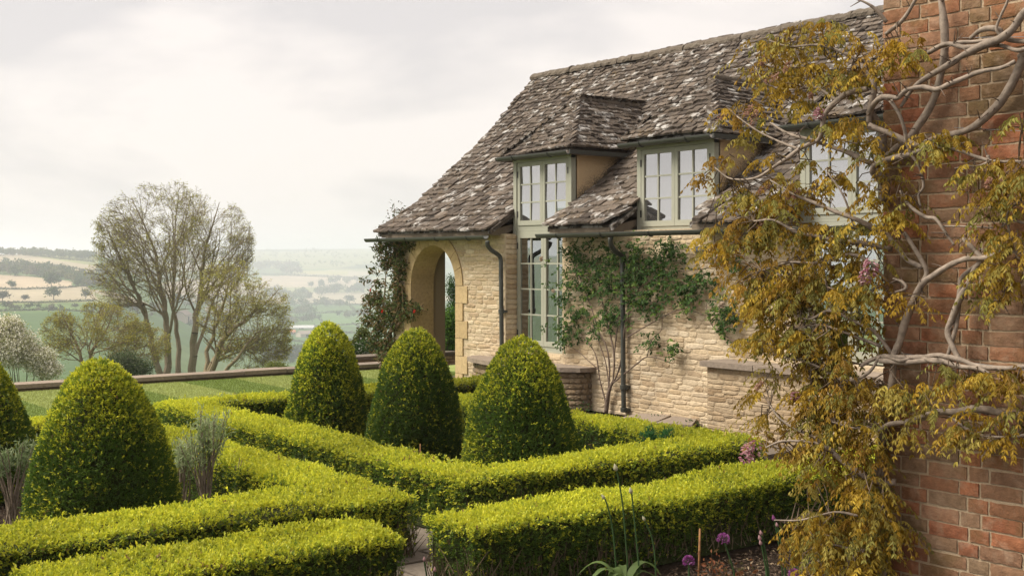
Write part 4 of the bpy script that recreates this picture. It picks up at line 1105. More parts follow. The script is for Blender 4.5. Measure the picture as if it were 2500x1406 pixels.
def blossom(root, c, r, col, name='blossom', n=26):
    d = rdir(n); d[:, 0] = -np.abs(d[:, 0]) * .6 - .2; V, F = leaf6(c + d * r * .25, nrm(d), rdir(n), np.full(n, r * 1.1), np.full(n, r * .9), .3, -.3); g = MB(); g.add(V, F, A_(col) * rng.uniform(.8, 1.1)); g.build(name, M['petal'], root)
for x, y, r in ((1744, 640, .055), (1323, 632, .035), (1352, 710, .03), (1764, 744, .04), (1872, 684, .03)): blossom(rose, atX(x, y, ROSE_X - .08), r, (.55, .44, .34))
# wrought iron bracket
br = thing('wall_bracket', 'black scrolled iron bracket on the wall beside a pale rose', 'bracket', tuple(atX(1790, 640, WX)))
g = MB()
for pts in ([(1755, 632), (1775, 633), (1800, 634)], [(1755, 636), (1768, 648), (1786, 664)], [(1750, 640), (1748, 630), (1756, 626), (1760, 634), (1754, 640)]):
    V, F = tube(spline([atX(x, y, WX - .10 + (x - 1750) / 600) for x, y in pts], 5), .009, 6); g.add(V, F)
g.build('scroll', M['iron'], br)

# evergreen climber on the loggia corner
CLX = WX - .10
cl = thing('climber', 'dark leafy climber with a few red flowers on the loggia corner', 'climber', tuple(atX(934, 905, CLX)))
wood([([(930, 905), (940, 870), (947, 853), (950, 809), (968, 794), (976, 779), (974, 700), (968, 610)], (.045, .04, .022, .012)), ([(950, 812), (965, 800), (978, 788), (985, 770), (982, 700)], (.028, .02, .01)), ([(945, 860), (935, 800), (938, 740), (942, 680), (945, 600)], (.02, .012, .006)), ([(940, 690), (915, 690), (905, 685)], (.006, .004, .003)), ([(955, 600), (958, 560), (962, 530), (962, 495)], (.01, .007, .003))], CLX, (.19, .13, .085), cl, 8)
CB = [(930, 605, 25), (945, 640, 30), (962, 622, 28), (975, 660, 25), (970, 700, 30), (986, 640, 14), (912, 660, 12), (893, 682, 9), (922, 728, 28), (905, 735, 25), (940, 760, 40), (900, 780, 25), (930, 800, 36), (970, 740, 35), (992, 760, 28), (1016, 755, 18), (962, 785, 26), (950, 838, 26), (938, 868, 24), (978, 600, 25), (1000, 600, 12), (915, 835, 22), (955, 590, 24), (925, 690, 14)]
def simple_leaves(root, P, size, ratio, cols, up=(-.6, -.2, .6), mat='wall_leaf', name='leaves', droop=-.3):
    n = len(P); A = nrm(rng.normal(0, .8, (n, 3)) + [-.4, 0, droop]); k = rng.integers(len(cols), size=n); C = A_(cols)[k] * rng.uniform(.7, 1.3, (n, 1))
    L = rng.uniform(*size, n); V, F = leaf6(P, A, nrm(A_(up) + rng.normal(0, .45, (n, 3))), L, L * ratio, .2, .15); g = MB(); g.add(V, F, rep(C, 7)); return g.build(name, M[mat], root, kind='stuff')
simple_leaves(cl, blob_points(CB, CLX, 620, .16), (.05, .095), .38, [(.06, .085, .022), (.08, .105, .026), (.13, .09, .035), (.045, .065, .018), (.16, .115, .05)])
P = np.concatenate([blob_points([(962, 520, 20), (978, 514, 18), (936, 550, 12), (962, 497, 8), (986, 512, 12), (950, 545, 12)], CLX + .45, 150, .15)])
simple_leaves(cl, P, (.045, .08), .34, [(.06, .085, .03), (.11, .085, .04)], name='top_growth')
for x, y in ((905, 708), (934, 760), (1012, 760)): blossom(cl, atX(x, y, CLX - .15), .024, (.55, .03, .02), 'flower', 12)

# ------------------------------------------------------------------ wisteria
WB = BX - .07
wi = thing('wisteria', 'old wisteria with twisted grey stems and bronze young leaves on the brick wall', 'wisteria', tuple(atX(2160, 1650, WB)))
WS = [([(2299, -20), (2305, 34), (2306, 85), (2302, 137), (2293, 182), (2282, 228), (2265, 270), (2242, 307), (2220, 341), (2180, 372), (2150, 395)], (.017, .019, .018, .014)),
      ([(2510, 25, .06), (2470, 74, .08), (2436, 100, .1), (2384, 122, .1), (2342, 139, .1), (2299, 168, .12), (2262, 190, .12), (2230, 214, .14), (2200, 262, .16)], (.019, .017, .014, .009)),
      ([(2500, 130), (2495, 142), (2478, 182), (2456, 222), (2427, 262), (2384, 299), (2342, 321), (2299, 333), (2258, 349)], (.022, .021, .018, .013)),
      ([(2478, 151, .08), (2441, 168, .1), (2384, 179, .12), (2342, 193, .14), (2313, 205, .16), (2282, 219, .16), (2248, 213, .16), (2214, 219, .18), (2194, 239, .18), (2165, 239, .18), (2145, 250, .16), (2131, 273, .12), (2128, 300, .1)], (.010, .012, .013, .014)),
      ([(2131, 273, .1), (2148, 300, .04), (2158, 340, 0), (2146, 385, 0), (2134, 412, .06), (2150, 440, .05), (2152, 480, 0), (2160, 500, -.04)], (.018, .02, .03, .026)),
      ([(2128, 307, .12), (2171, 324, .1), (2208, 341, .08), (2259, 355, .05), (2300, 352, .03)], (.017, .016, .011)),
      ([(2177, 245, .2), (2197, 279, .18), (2208, 313, .16), (2214, 347, .14), (2225, 375, .12), (2242, 400, .1), (2251, 425, .08), (2254, 456, .08), (2242, 476, .08), (2246, 505, .08)], (.010, .010, .008, .005)),
      ([(2163, 84, .05), (2208, 43, .05), (2245, -15, .05)], (.009, .008)),
      ([(2265, 131, .08), (2310, 108, .1), (2356, 117, .1), (2399, 114, .08), (2441, 111, .06), (2484, 125, .08), (2510, 120, .06)], (.011, .012, .01)),
      ([(2270, 128, .06), (2300, 112, .06), (2340, 104, .08), (2380, 103, .06), (2420, 98, .05)], (.010, .010, .008)),
      ([(2370, 94, .04), (2399, 74, .06), (2436, 71, .06), (2458, 94, .05), (2505, 103, .04)], (.011, .013, .012)),
      ([(2259, 360, .06), (2214, 377, .08), (2174, 385, .1), (2140, 394, .12), (2128, 414, .1), (2140, 430, .06)], (.014, .017, .02)),
      ([(2197, 465, .1), (2214, 496, .1), (2234, 516, .1), (2259, 530, .08), (2282, 533, .08), (2299, 553, .08), (2316, 579, .06), (2330, 600, .05)], (.008, .009, .006)),
      ([(2299, 553, .06), (2356, 553, .06), (2427, 556, .06)], (.005, .004)),
      ([(2150, 568, .1), (2163, 573, .08), (2191, 610, .06), (2214, 638, .05), (2251, 656, .04)], (.013, .014, .012)),
      ([(2202, 570, .06), (2228, 607, .05), (2251, 641, .04), (2262, 670, .03), (2251, 700, .03)], (.010, .013, .014)),
      ([(2470, 621, .05), (2413, 631, .06), (2356, 637, .07), (2310, 654, .07), (2276, 677, .06), (2251, 700, .05), (2237, 737, .04), (2219, 782, .04), (2202, 833, .05), (2188, 867, .05), (2182, 913, .04), (2174, 970, .02), (2158, 1050, -.02), (2146, 1150, -.05), (2150, 1260, -.04), (2162, 1350, -.02), (2163, 1500, -.02)], (.013, .016, .018, .019, .022, .03)),
      ([(2402, 631, .05), (2379, 663, .05), (2362, 702, .04), (2339, 742, .04), (2325, 782, .04), (2316, 816, .04), (2328, 850, .05), (2342, 879, .05)], (.015, .015, .014)),
      ([(2384, 654, .02), (2347, 682, .02), (2342, 714, .02), (2336, 782, .02), (2333, 810, .03), (2316, 870, .04)], (.013, .012, .01)),
      ([(2100, 892, .14), (2125, 880, .1), (2157, 873, .08), (2214, 873, .08), (2259, 876, .08), (2299, 870, .08), (2342, 879, .07), (2384, 896, .06), (2440, 900, .06), (2505, 896, .05)], (.008, .014, .015, .012)),
      ([(2151, 882, .1), (2200, 885, .1), (2259, 884, .1), (2299, 882, .09), (2342, 896, .08), (2384, 902, .07), (2413, 916, .06)], (.014, .014, .01)),
      ([(2160, 868, .07), (2200, 880, .12), (2240, 872, .07), (2280, 884, .12), (2330, 885, .05)], (.009, .011, .009)),
      ([(2352, 575, .06), (2356, 588, .06), (2385, 618, .06), (2399, 634, .06)], (.011, .014, .016)),
      ([(2510, 1028, .05), (2413, 1012, .06), (2356, 1009, .06), (2288, 1012, .07), (2254, 1023, .08), (2208, 1032, .1), (2171, 1037, .14), (2145, 1049, .16), (2124, 1041, .18), (2081, 1043, .2), (2030, 1028, .22)], (.019, .017, .013, .008, .004)),
      ([(2185, 1178, .05), (2138, 1171, .1), (2081, 1143, .15), (2039, 1106, .18), (2013, 1086, .2), (1968, 1078, .22), (1911, 1075, .25), (1870, 1092, .27)], (.016, .015, .009, .004)),
      ([(2024, 1092, .18), (1982, 1066, .2), (1939, 1046, .22), (1899, 1018, .24), (1880, 990, .24)], (.009, .007, .003)),
      ([(2145, 402, .05), (2128, 398, .08), (2073, 374, .12), (1999, 349, .16), (1929, 329, .2), (1880, 300, .2)], (.017, .014, .009, .004)),
      ([(2123, 219, .14), (2083, 229, .16), (2048, 249, .18), (2014, 279, .2), (2005, 320, .2), (1994, 344, .2), (1949, 364, .22), (1909, 393, .24), (1849, 433, .26), (1784, 438, .26), (1745, 410, .28)], (.014, .014, .013, .009, .004)),
      ([(2100, 140, .1), (2112, 165, .12), (2138, 209, .14), (2136, 250, .12), (2130, 275, .12)], (.011, .014, .014)),
      ([(2175, 609, .0), (2098, 593, .08), (2038, 583, .14), (1949, 563, .2), (1889, 538, .24), (1840, 540, .26)], (.014, .012, .008, .004)),
      ([(2160, 574, .05), (2130, 560, .1), (2073, 528, .16), (1999, 498, .2), (1929, 468, .24), (1880, 440, .24)], (.014, .010, .004)),
      ([(2182, 866, .05), (2140, 815, .1), (2102, 790, .14), (2027, 755, .18), (1976, 775, .2), (1920, 760, .22)], (.010, .008, .004)),
      ([(2152, 846, .08), (2077, 815, .14), (2001, 790, .18), (1940, 800, .2)], (.009, .007, .004)),
      ([(2150, 870, .1), (2120, 910, .14), (2060, 930, .18), (2010, 900, .2), (1960, 880, .22), (1900, 870, .24)], (.008, .007, .003)),
      ([(2166, 690, .05), (2120, 640, .12), (2070, 620, .16), (2000, 640, .2), (1930, 640, .22), (1860, 660, .24)], (.009, .007, .003)),
      ([(2000, 640, .16), (2020, 700, .18), (2030, 755, .18)], (.006, .006)), ([(2085, 560, .14), (2060, 480, .18), (2020, 420, .2)], (.006, .004)),
      ([(2165, 55, .08), (2140, 25, .12), (2110, 5, .16), (2070, -10, .18)], (.01, .008, .005)), ([(2108, 149, .12), (2060, 130, .16), (2000, 110, .2), (1930, 115, .22), (1880, 100, .24)], (.009, .007, .003)),
      ([(2048, 249, .18), (1990, 215, .2), (1930, 220, .22), (1870, 205, .24), (1845, 165, .24)], (.008, .006, .003)), ([(1990, 215, .2), (1960, 165, .2), (1940, 120, .22)], (.005, .003)),
      ([(1949, 364, .2), (1900, 345, .22), (1850, 320, .24), (1800, 285, .26)], (.007, .005, .003)), ([(2166, 1240, .06), (2110, 1260, .14), (2040, 1250, .2), (1960, 1270, .25), (1890, 1270, .28)], (.009, .006, .003)),
      ([(2166, 1340, .06), (2110, 1350, .14), (2040, 1330, .2), (1980, 1340, .24)], (.008, .006, .003)), ([(2310, 1012, .06), (2380, 1060, .08), (2440, 1070, .08), (2505, 1062, .08)], (.007, .008, .006)),
      ([(2258, 355, .05), (2330, 365, .06), (2390, 385, .06), (2430, 395, .06), (2505, 392, .05)], (.010, .010, .007)), ([(2410, 380, .06), (2412, 395, .06), (2390, 405, .08), (2360, 405, .1), (2330, 412, .1)], (.009, .007, .003)),
      ([(2440, 640, .06), (2448, 690, .06), (2462, 712, .06), (2440, 740, .06)], (.006, .005, .003)), ([(2500, 480, .05), (2460, 520, .06), (2470, 580, .06), (2495, 640, .06)], (.007, .006, .004)), ([(2505, 545, .05), (2470, 540, .06), (2430, 565, .08)], (.007, .005, .003)),
      ([(2300, 0, .04), (2320, -20, .04)], (.012, .012)), ([(2450, 95, .06), (2434, 72, .08), (2444, 40, .08), (2460, 5, .08), (2463, -20, .08)], (.007, .006, .006)), ([(2180, 680, .05), (2204, 690, .06), (2212, 705, .07), (2190, 712, .08), (2170, 715, .1)], (.007, .007, .005))]
def run_on(pts, r):             # stems that leave the picture carry on along the wall
    if pts[-1][0] >= 2495: i, j = -1, -2
    elif pts[0][0] >= 2495: i, j = 0, 1
    else: return pts, r
    x, y = pts[i][0], pts[i][1]; sl_ = np.clip((pts[i][1] - pts[j][1]) / max(pts[i][0] - pts[j][0], 1), -.7, .7); o = pts[i][2] if len(pts[i]) > 2 else 0
    ext = [(x + 110, y + sl_ * 90 + rng.normal(0, 12), o), (x + 260, y + sl_ * 150 + rng.normal(0, 30), o), (x + 460, y + sl_ * 170 + rng.normal(0, 50), o)]
    return (list(pts) + ext, tuple(r) + (r[-1], r[-1] * .5)) if i == -1 else (ext[::-1] + list(pts), (r[0] * .5, r[0]) + tuple(r))
WS = [run_on(*w) for w in WS]
wood(WS, WB, (.265, .215, .168), wi, 9)
# training wires on vine eyes
g = MB()
for (a, b) in (((2330, 312), (2520, 322)), ((2350, 93), (2520, 90)), ((2200, 862), (2520, 905)), ((2390, 608), (2520, 618))):
    V, F = tube([atX(*a, BX - .035), atX(*b, BX - .035)], .0016, 5); g.add(V, F)
g.build('training_wire', M['lead'], bw, kind='stuff')

BL = [(1990, 75, 36), (1880, 105, 40), (1945, 115, 44), (2050, 90, 40), (2105, 120, 44), (2200, 60, 40), (2260, 75, 36), (2150, 130, 44), (1850, 175, 36), (1900, 195, 46), (1975, 185, 52), (2050, 185, 52), (2110, 180, 44), (1830, 250, 30), (1880, 265, 36), (1795, 285, 42), (1830, 335, 36), (1760, 390, 16), (1720, 400, 24), (1745, 440, 26), (1950, 240, 40), (2040, 310, 46), (2110, 330, 46), (2080, 380, 44), (2140, 385, 26), (1950, 395, 32), (1880, 465, 50), (1820, 475, 44), (1780, 530, 44), (1850, 540, 50), (1920, 500, 44), (1990, 450, 40), (2050, 440, 36), (2130, 500, 32), (2060, 500, 34), (1760, 590, 40), (1815, 592, 46), (1895, 560, 42), (1980, 560, 42), (2040, 605, 44), (2100, 560, 34), (1960, 640, 34), (1830, 680, 46), (1885, 665, 46), (1960, 690, 50), (2040, 655, 44), (2110, 680, 46), (1850, 750, 42), (1920, 740, 60), (2000, 720, 54), (2080, 760, 50), (2130, 705, 36), (1855, 825, 44), (1930, 820, 54), (2000, 830, 54), (1900, 890, 54), (1970, 900, 44), (2040, 880, 36), (2080, 855, 36), (1870, 940, 32), (2000, 960, 46), (2060, 970, 52), (2120, 960, 44), (2180, 955, 34), (1880, 1040, 36), (1990, 1000, 42), (2060, 1040, 44), (2120, 1040, 32), (2000, 1090, 42), (2050, 1120, 44), (1950, 1110, 32), (2060, 1180, 52), (2120, 1200, 50), (2000, 1180, 30), (1920, 1270, 42), (1980, 1290, 52), (2050, 1270, 52), (2120, 1290, 46), (1960, 1340, 44), (2040, 1350, 54), (2110, 1370, 54), (2165, 1300, 32), (2080, 1400, 44), (2000, 1390, 36), (2140, 1110, 36), (2145, 1190, 36), (2150, 1250, 36), (2150, 1340, 36), (2130, 1010, 30)]
BR_ = [(2280, 345, 36), (2320, 350, 26), (2380, 430, 22), (2430, 420, 46), (2480, 440, 50), (2440, 490, 44), (2400, 555, 36), (2470, 590, 40), (2470, 640, 46), (2440, 675, 42), (2490, 740, 36), (2420, 700, 26), (2300, 930, 44), (2360, 930, 44), (2420, 915, 42), (2470, 930, 44), (2280, 985, 30), (2330, 1045, 44), (2400, 1035, 42), (2455, 1060, 42), (2485, 1020, 34), (2200, 505, 36), (2195, 550, 36), (2235, 730, 26), (2190, 1290, 26), (2230, 1060, 16), (2300, 360, 24), (2160, 520, 26), (2180, 430, 24), (2490, 300, 16), (2200, 110, 40), (2240, 140, 30), (2560, 430, 50), (2620, 650, 50), (2580, 940, 50), (2700, 500, 50), (2680, 980, 50), (2780, 300, 50), (2800, 760, 50), (2640, 150, 46), (2880, 900, 46)]
def compound(P, out, root, scale=1.0):
    """pinnate leaves: an arching rachis with drooping leaflets"""
    n = len(P); yaw = rng.uniform(0, 6.28, n); h = np.stack([np.cos(yaw), np.sin(yaw), 0 * yaw], 1); h = nrm(h + out * .45); Lr = np.repeat(rng.uniform(.075, .15, n // 4), 4) * rng.uniform(.8, 1.2, n)
    g = MB(); s0 = P; pts = []
    for q in np.linspace(0, 1, 7): pts.append(s0 + h * (Lr * q)[:, None] + np.array([0, 0, 1.0]) * (Lr * (.45 * q - .95 * q * q))[:, None])
    tone = np.array([(0.42, 0.275, 0.030), (0.50, 0.36, 0.05), (0.34, 0.225, 0.03), (0.27, 0.25, 0.06), (0.31, 0.185, 0.028), (0.38, 0.31, 0.065)])[np.repeat(rng.integers(6, size=n // 4), 4)] * np.repeat(rng.uniform(.68, 1.2, (n // 4, 1)), 4, 0) * rng.uniform(.85, 1.15, (n, 1))
    side = nrm(np.cross(h, [0, 0, 1.0]))
    for i in range(6):
        V, F = segs(pts[i], pts[i + 1], np.full(n, .0014), np.full(n, .0012), 3); g.add(V, F, rep(tone * .8, 6))
        if i >= 1:
            for s in (-1, 1):
                L = rng.uniform(.024, .042, n) * scale * (1 - .05 * i); d = nrm(side * s * rng.uniform(.3, .8, n)[:, None] + np.array([0, 0, -1.0]) * rng.uniform(.5, 1.1, n)[:, None] + h * .35)
                V, F = leaf6(pts[i + 1], d, nrm(h * .8 + np.array([0, 0, .5]) + rng.normal(0, .25, (n, 3))), L, L * .40, .25, .2); g.add(V, F, rep(tone * rng.uniform(.82, 1.18, (n, 1)), 7))
    L = rng.uniform(.024, .038, n) * scale; V, F = leaf6(pts[6], nrm(h * .6 + [0, 0, -.9]), side, L, L * .40, .25, .2); g.add(V, F, rep(tone, 7))
    return g
P1 = blob_points([(x, y, r * (1.04 if y > 500 else (.66 if x < 1850 and y < 460 else .84))) for x, y, r in BL if rng.random() < .86], WB - .12, 10.0, .2); P2 = blob_points(BR_, WB - .10, 5.2, .08)
P1 = np.repeat(P1, 4, 0) + rng.normal(0, .012, (len(P1) * 4, 3)); P2 = np.repeat(P2, 4, 0) + rng.normal(0, .012, (len(P2) * 4, 3)); P2[:, 0] = np.minimum(P2[:, 0], WB - .02)
g = compound(np.concatenate([P1, P2]), np.array([-.7, .2, 0]), wi); g.build('leaves', M['soft_leaf'], wi, kind='stuff')
# spur twigs feeding the leaf clusters
allst = np.concatenate([spline([atX(p[0], p[1], WB - (p[2] if len(p) > 2 else 0)) for p in pts], 5) for pts, r in WS])
PP = np.concatenate([P1, P2]); sel = rng.random(len(PP)) < .22; PP = PP[sel]
a_, b_ = [], []
for p in PP:
    q = allst[np.argmin(((allst - p) ** 2).sum(1) + rng.random(len(allst)) * .01)]; m1 = q + (p - q) * .5 + rng.normal(0, .02, 3) + [0, 0, .02]
    if np.linalg.norm(p - q) < .45: a_ += [q, m1]; b_ += [m1, p]
V, F = segs(a_, b_, np.full(len(a_), .0034), np.full(len(a_), .0024), 4); g = MB(); g.add(V, F, (.15, .11, .075)); g.build('spur_twigs', M['bark'], wi, kind='stuff')
# knobbly dead spurs on the brick
a_, b_ = [], []
for _ in range(260):
    q = allst[rng.integers(len(allst))]; d = nrm(rng.normal(0, 1, 3) + [-.4, 0, .2]); L = rng.uniform(.02, .09); a_.append(q); b_.append(q + d * L)
V, F = segs(a_, b_, np.full(len(a_), .0038), np.full(len(a_), .0016), 4); g = MB(); g.add(V, F, (.14, .105, .08)); g.build('spurs', M['bark'], wi, kind='stuff')
def raceme(x, y, L, bud, X=None):
    c = atX(x, y, (WB - .2) if X is None else X); n = 44 if bud else 60; f = rng.random(n); tip = nrm(np.array([-.2, .25, -.9 if not bud else -.5]) + rng.normal(0, .15, 3)); a = rng.uniform(0, 6.28, n)
    e1 = nrm(np.cross(tip, [0.3, 1, 0.2])); e2 = np.cross(tip, e1); r = (L * .2 if bud else L * .34) * np.sin(np.clip(f * .9 + .08, 0, 1) * math.pi) ** .7
    o = np.cos(a)[:, None] * e1 + np.sin(a)[:, None] * e2; P = c + tip * (f * L)[:, None] + o * r[:, None] * (.45 if bud else .7)
    col = np.array([(.50, .30, .22), (.42, .26, .18)] if bud else [(.50, .27, .30), (.60, .42, .42), (.40, .17, .22)])[rng.integers(2 if bud else 3, size=n)] * rng.uniform(.8, 1.15, (n, 1))
    Lf = np.full(n, .016 if bud else .022); V, F = leaf6(P, nrm(o * (.5 if bud else 1) + tip * .7), nrm(o), Lf, Lf * .7, .3, -.2); g = MB(); g.add(V, F, rep(col, 7)); g.build('flower_cluster', M['petal'], wi)
for x, y, L in ((1905, 178, .10), (1850, 268, .10), (1838, 255, .08), (1778, 270, .08), (1930, 150, .07), (1985, 212, .06), (1880, 452, .07), (1936, 455, .07), (1952, 462, .06), (2372, 440, .05), (2420, 432, .05), (1870, 135, .06), (1862, 930, .06), (1862, 540, .05)): raceme(x, y, L, True)
for x, y, L in ((1850, 1075, .12), (1830, 1085, .11), (2125, 630, .09), (2110, 660, .07), (2005, 264, .06), (1948, 955, .05)): raceme(x, y, L, False)
# ------------------------------------------------------------------ flowers in the front bed
def allium(label, pts, kind, F=8.0, r=.016):
    P = [atF(x, y, F) for x, y in pts]; b = atF(pts[-1][0] + (pts[-1][0] - pts[-2][0]) * .3, pts[-1][1], F); b[2] = 0.0
    P = P + [b] if P[-1][2] > .05 else P
    root = thing('allium', label, 'flower', tuple(P[-1]), 'alliums in the front bed')
    V, F_ = tube(spline(P, 6), [.0045, .0055, .006], 7); g = MB(); g.add(V, F_, (.07, .13, .045)); g.build('stalk', M['soft_leaf'], root, smooth=True)
    c = P[0]
    if kind == 'open':
        n = 150; d = rdir(n); d[:, 2] = np.where(d[:, 2] < -.45, -d[:, 2], d[:, 2]); g = MB()
        V, F_ = segs(np.tile(c, (n, 1)), c + d * r * 1.8, np.full(n, .0007), np.full(n, .0007), 3); g.add(V, F_, (.16, .13, .10))
        V, F_ = leaf6(c + d * r * 1.5, nrm(d + rdir(n) * .35), rdir(n), np.full(n, r * .85), np.full(n, r * .55), .3, -.2)
        g.add(V, F_, rep(np.array([(.30, .085, .26), (.38, .14, .34), (.22, .05, .19)])[rng.integers(3, size=n)], 7)); g.build('flower_head', M['petal'], root)
    else:
        d = nrm(A_(P[0]) - A_(P[1])); col = {'bud': (.42, .40, .26), 'pink': (.40, .24, .24), 'purple': (.22, .06, .17)}[kind]
        q = [c - d * r * 1.2, c - d * r * .8, c - d * r * .2, c + d * r * .5, c + d * r * 1.2, c + d * r * 1.9]
        V, F_ = tube(q, [r * .35, r * .8, r, r * .85, r * .45, r * .05], 9); g = MB(); g.add(V, F_, col); g.build('bud', M['petal'], root, smooth=True)
allium('tall allium with a round greenish bud, highest above the front hedge', [(1503, 1142), (1509, 1165), (1520, 1230), (1527, 1310), (1533, 1390)], 'bud', 8.0, .016)
allium('thin allium with a small white bud, leftmost of the tall stalks', [(1473, 1213), (1480, 1225), (1492, 1270), (1500, 1330), (1504, 1395)], 'bud', 8.0, .012)
allium('allium with a grey green bud, just right of the tallest stalk', [(1540, 1198), (1543, 1212), (1549, 1270), (1556, 1340), (1560, 1395)], 'bud', 7.95, .014)
allium('allium with a pointed cream bud bending to the left', [(1572, 1266), (1578, 1278), (1591, 1310), (1598, 1350), (1601, 1400)], 'bud', 7.9, .011)
allium('open purple allium with a round head right of the bamboo cane', [(1766, 1316), (1771, 1330), (1781, 1360), (1789, 1385), (1793, 1410)], 'open', 7.7, .019)
allium('open purple allium with a low head left of the bamboo cane', [(1681, 1370), (1682, 1385), (1682, 1400)], 'open', 7.5, .018)
allium('allium with a dark purple half-open bud in front of the wisteria', [(1889, 1265), (1895, 1290), (1905, 1350), (1911, 1405)], 'purple', 7.6, .013)
allium('allium with a small pink bud beside the dark purple one', [(1897, 1281), (1902, 1300), (1912, 1350), (1918, 1405)], 'pink', 7.55, .010)
allium('allium with an upright pinkish bud, highest of three close buds', [(1858, 1301), (1862, 1315), (1871, 1360), (1877, 1405)], 'pink', 7.6, .011)
allium('allium with a plump pink bud, left of three close buds', [(1855, 1313), (1860, 1330), (1866, 1365), (1871, 1405)], 'pink', 7.6, .012)
allium('allium with a drooping pink bud, lowest of three close buds', [(1857, 1325), (1861, 1338), (1868, 1375), (1873, 1405)], 'pink', 7.58, .011)
allium('purple allium head at the bottom edge under the wisteria', [(1938, 1400), (1940, 1412), (1941, 1430)], 'open', 7.5, .016)
allium('short allium with a pink bud on the path between the hedge ends', [(1036, 1365), (1037, 1378), (1041, 1400), (1043, 1430)], 'pink', 8.1, .011)
allium('allium with a pale pink bud against the corner of the right front hedge', [(1062, 1390), (1063, 1400), (1064, 1430)], 'pink', 8.0, .012)
def straps(label, x, y, n, L, F, col, spread=1.0):
    b = atF(x, y, F); b[2] = 0; root = thing('leaf_clump', label, 'plant', tuple(b))
    for i in range(n):
        a = 2 * math.pi * i / n + rng.normal(0, .3); h = np.array([math.cos(a), math.sin(a), 0]); l = L * rng.uniform(.75, 1.2); k = 12; t_ = np.linspace(0, 1, k)
        reach = l * .62 * spread * rng.uniform(.6, 1.1); P = b + h * (reach * t_ ** 1.3)[:, None] + np.array([0, 0, 1.0]) * (l * (1.25 * t_ - 1.05 * t_ ** 2.2))[:, None]
        sd = np.cross(h, [0, 0, 1.0]); w = .029 * np.sin(np.clip(t_ * .86 + .14, 0, 1) * math.pi) ** .6 * rng.uniform(.8, 1.2)
        V = np.concatenate([P + sd * w[:, None] + [0, 0, .008], P, P - sd * w[:, None] + [0, 0, .008]]); F_ = [(q * k + j, q * k + j + 1, (q + 1) * k + j + 1, (q + 1) * k + j) for q in range(2) for j in range(k - 1)]
        g = MB(); g.add(V, F_, A_(col) * rng.uniform(.8, 1.2)); g.build('leaf', M['soft_leaf'], root, smooth=True)
straps('clump of broad arching allium leaves at the bottom edge below the tall buds', 1520, 1400, 10, .50, 7.9, (.115, .17, .05))
straps('few upright strap leaves with browned tips beside the three pink buds', 1850, 1415, 5, .24, 7.6, (.12, .17, .06), .5)
straps('low strap leaves under the wisteria at the bottom edge', 1925, 1425, 4, .2, 7.5, (.10, .15, .06), .6)
def cane(label, pts, F, r=.007):
    P = [atF(x, y, F) for x, y in pts]; b = P[-1].copy(); b[2] = -.02; g = MB(); V, F_ = tube([P[0], P[0] * .6 + b * .4, b], r, 8); g.add(V, F_, (.27, .14, .06))
    for q in (.3, .62): c = P[0] * (1 - q) + b * q; V, F_ = tube([c + [0, 0, .006], c, c - [0, 0, .006]], [r, r * 1.25, r], 8); g.add(V, F_, (.2, .1, .045))
    root = thing('bamboo_cane', label, 'cane', tuple(b)); g.build('cane', M['bark'], root, smooth=True)
cane('bamboo cane standing in the front bed between two purple alliums', [(1709, 1290), (1704, 1400)], 7.9)
cane('short cane poking above the hedge between two middle cones', [(1026, 1083), (1025, 1120)], 11.0, .005)
def seedling(label, x, y, F, cols, n=60, s=.09):
    c = atF(x, y, F) if F else atZ(x, y, .06); b = c.copy(); b[2] = 0; root = thing('seedling', label, 'plant', tuple(b)); c[2] = max(c[2], .03)
    P = c + rng.normal(0, .5, (n, 3)) * [s, s, s * .7]; P[:, 2] = np.maximum(P[:, 2], .01); A = nrm(rng.normal(0, 1, (n, 3)) + [0, 0, .4]); L = rng.uniform(.02, .04, n)
    V, F_ = leaf6(P, A, rdir(n), L, L * .5); g = MB(); g.add(V, F_, rep(A_(cols)[rng.integers(len(cols), size=n)] * rng.uniform(.7, 1.3, (n, 1)), 7)); g.build('leaves', M['soft_leaf'], root, kind='stuff')
    V, F_ = segs(np.tile(b, (12, 1)), P[:12], np.full(12, .002), np.full(12, .001), 3); g = MB(); g.add(V, F_, (.12, .07, .04)); g.build('stems', M['bark'], root, kind='stuff')
seedling('reddish young perennial right of the bamboo cane', 1745, 1385, 7.8, [(.20, .07, .03), (.13, .08, .035), (.26, .11, .05)])
seedling('brownish low perennial behind the purple allium', 1800, 1395, 7.9, [(.18, .08, .035), (.12, .10, .04)])
seedling('green seedling at the foot of the wisteria trunk', 1965, 1385, 7.7, [(.06, .10, .03), (.09, .12, .04)])
seedling('small weed growing at the foot of the house wall', 1607, 1022, None, [(.05, .10, .025)], 50, .1)
seedling('little weed beside the raised flagstones near the wall', 1690, 1036, None, [(.05, .10, .025)], 50, .1)
seedling('leafy green plant between the stone bench and the rose stem', 1418, 1000, None, [(.05, .11, .03), (.07, .13, .035)], 120, .22)

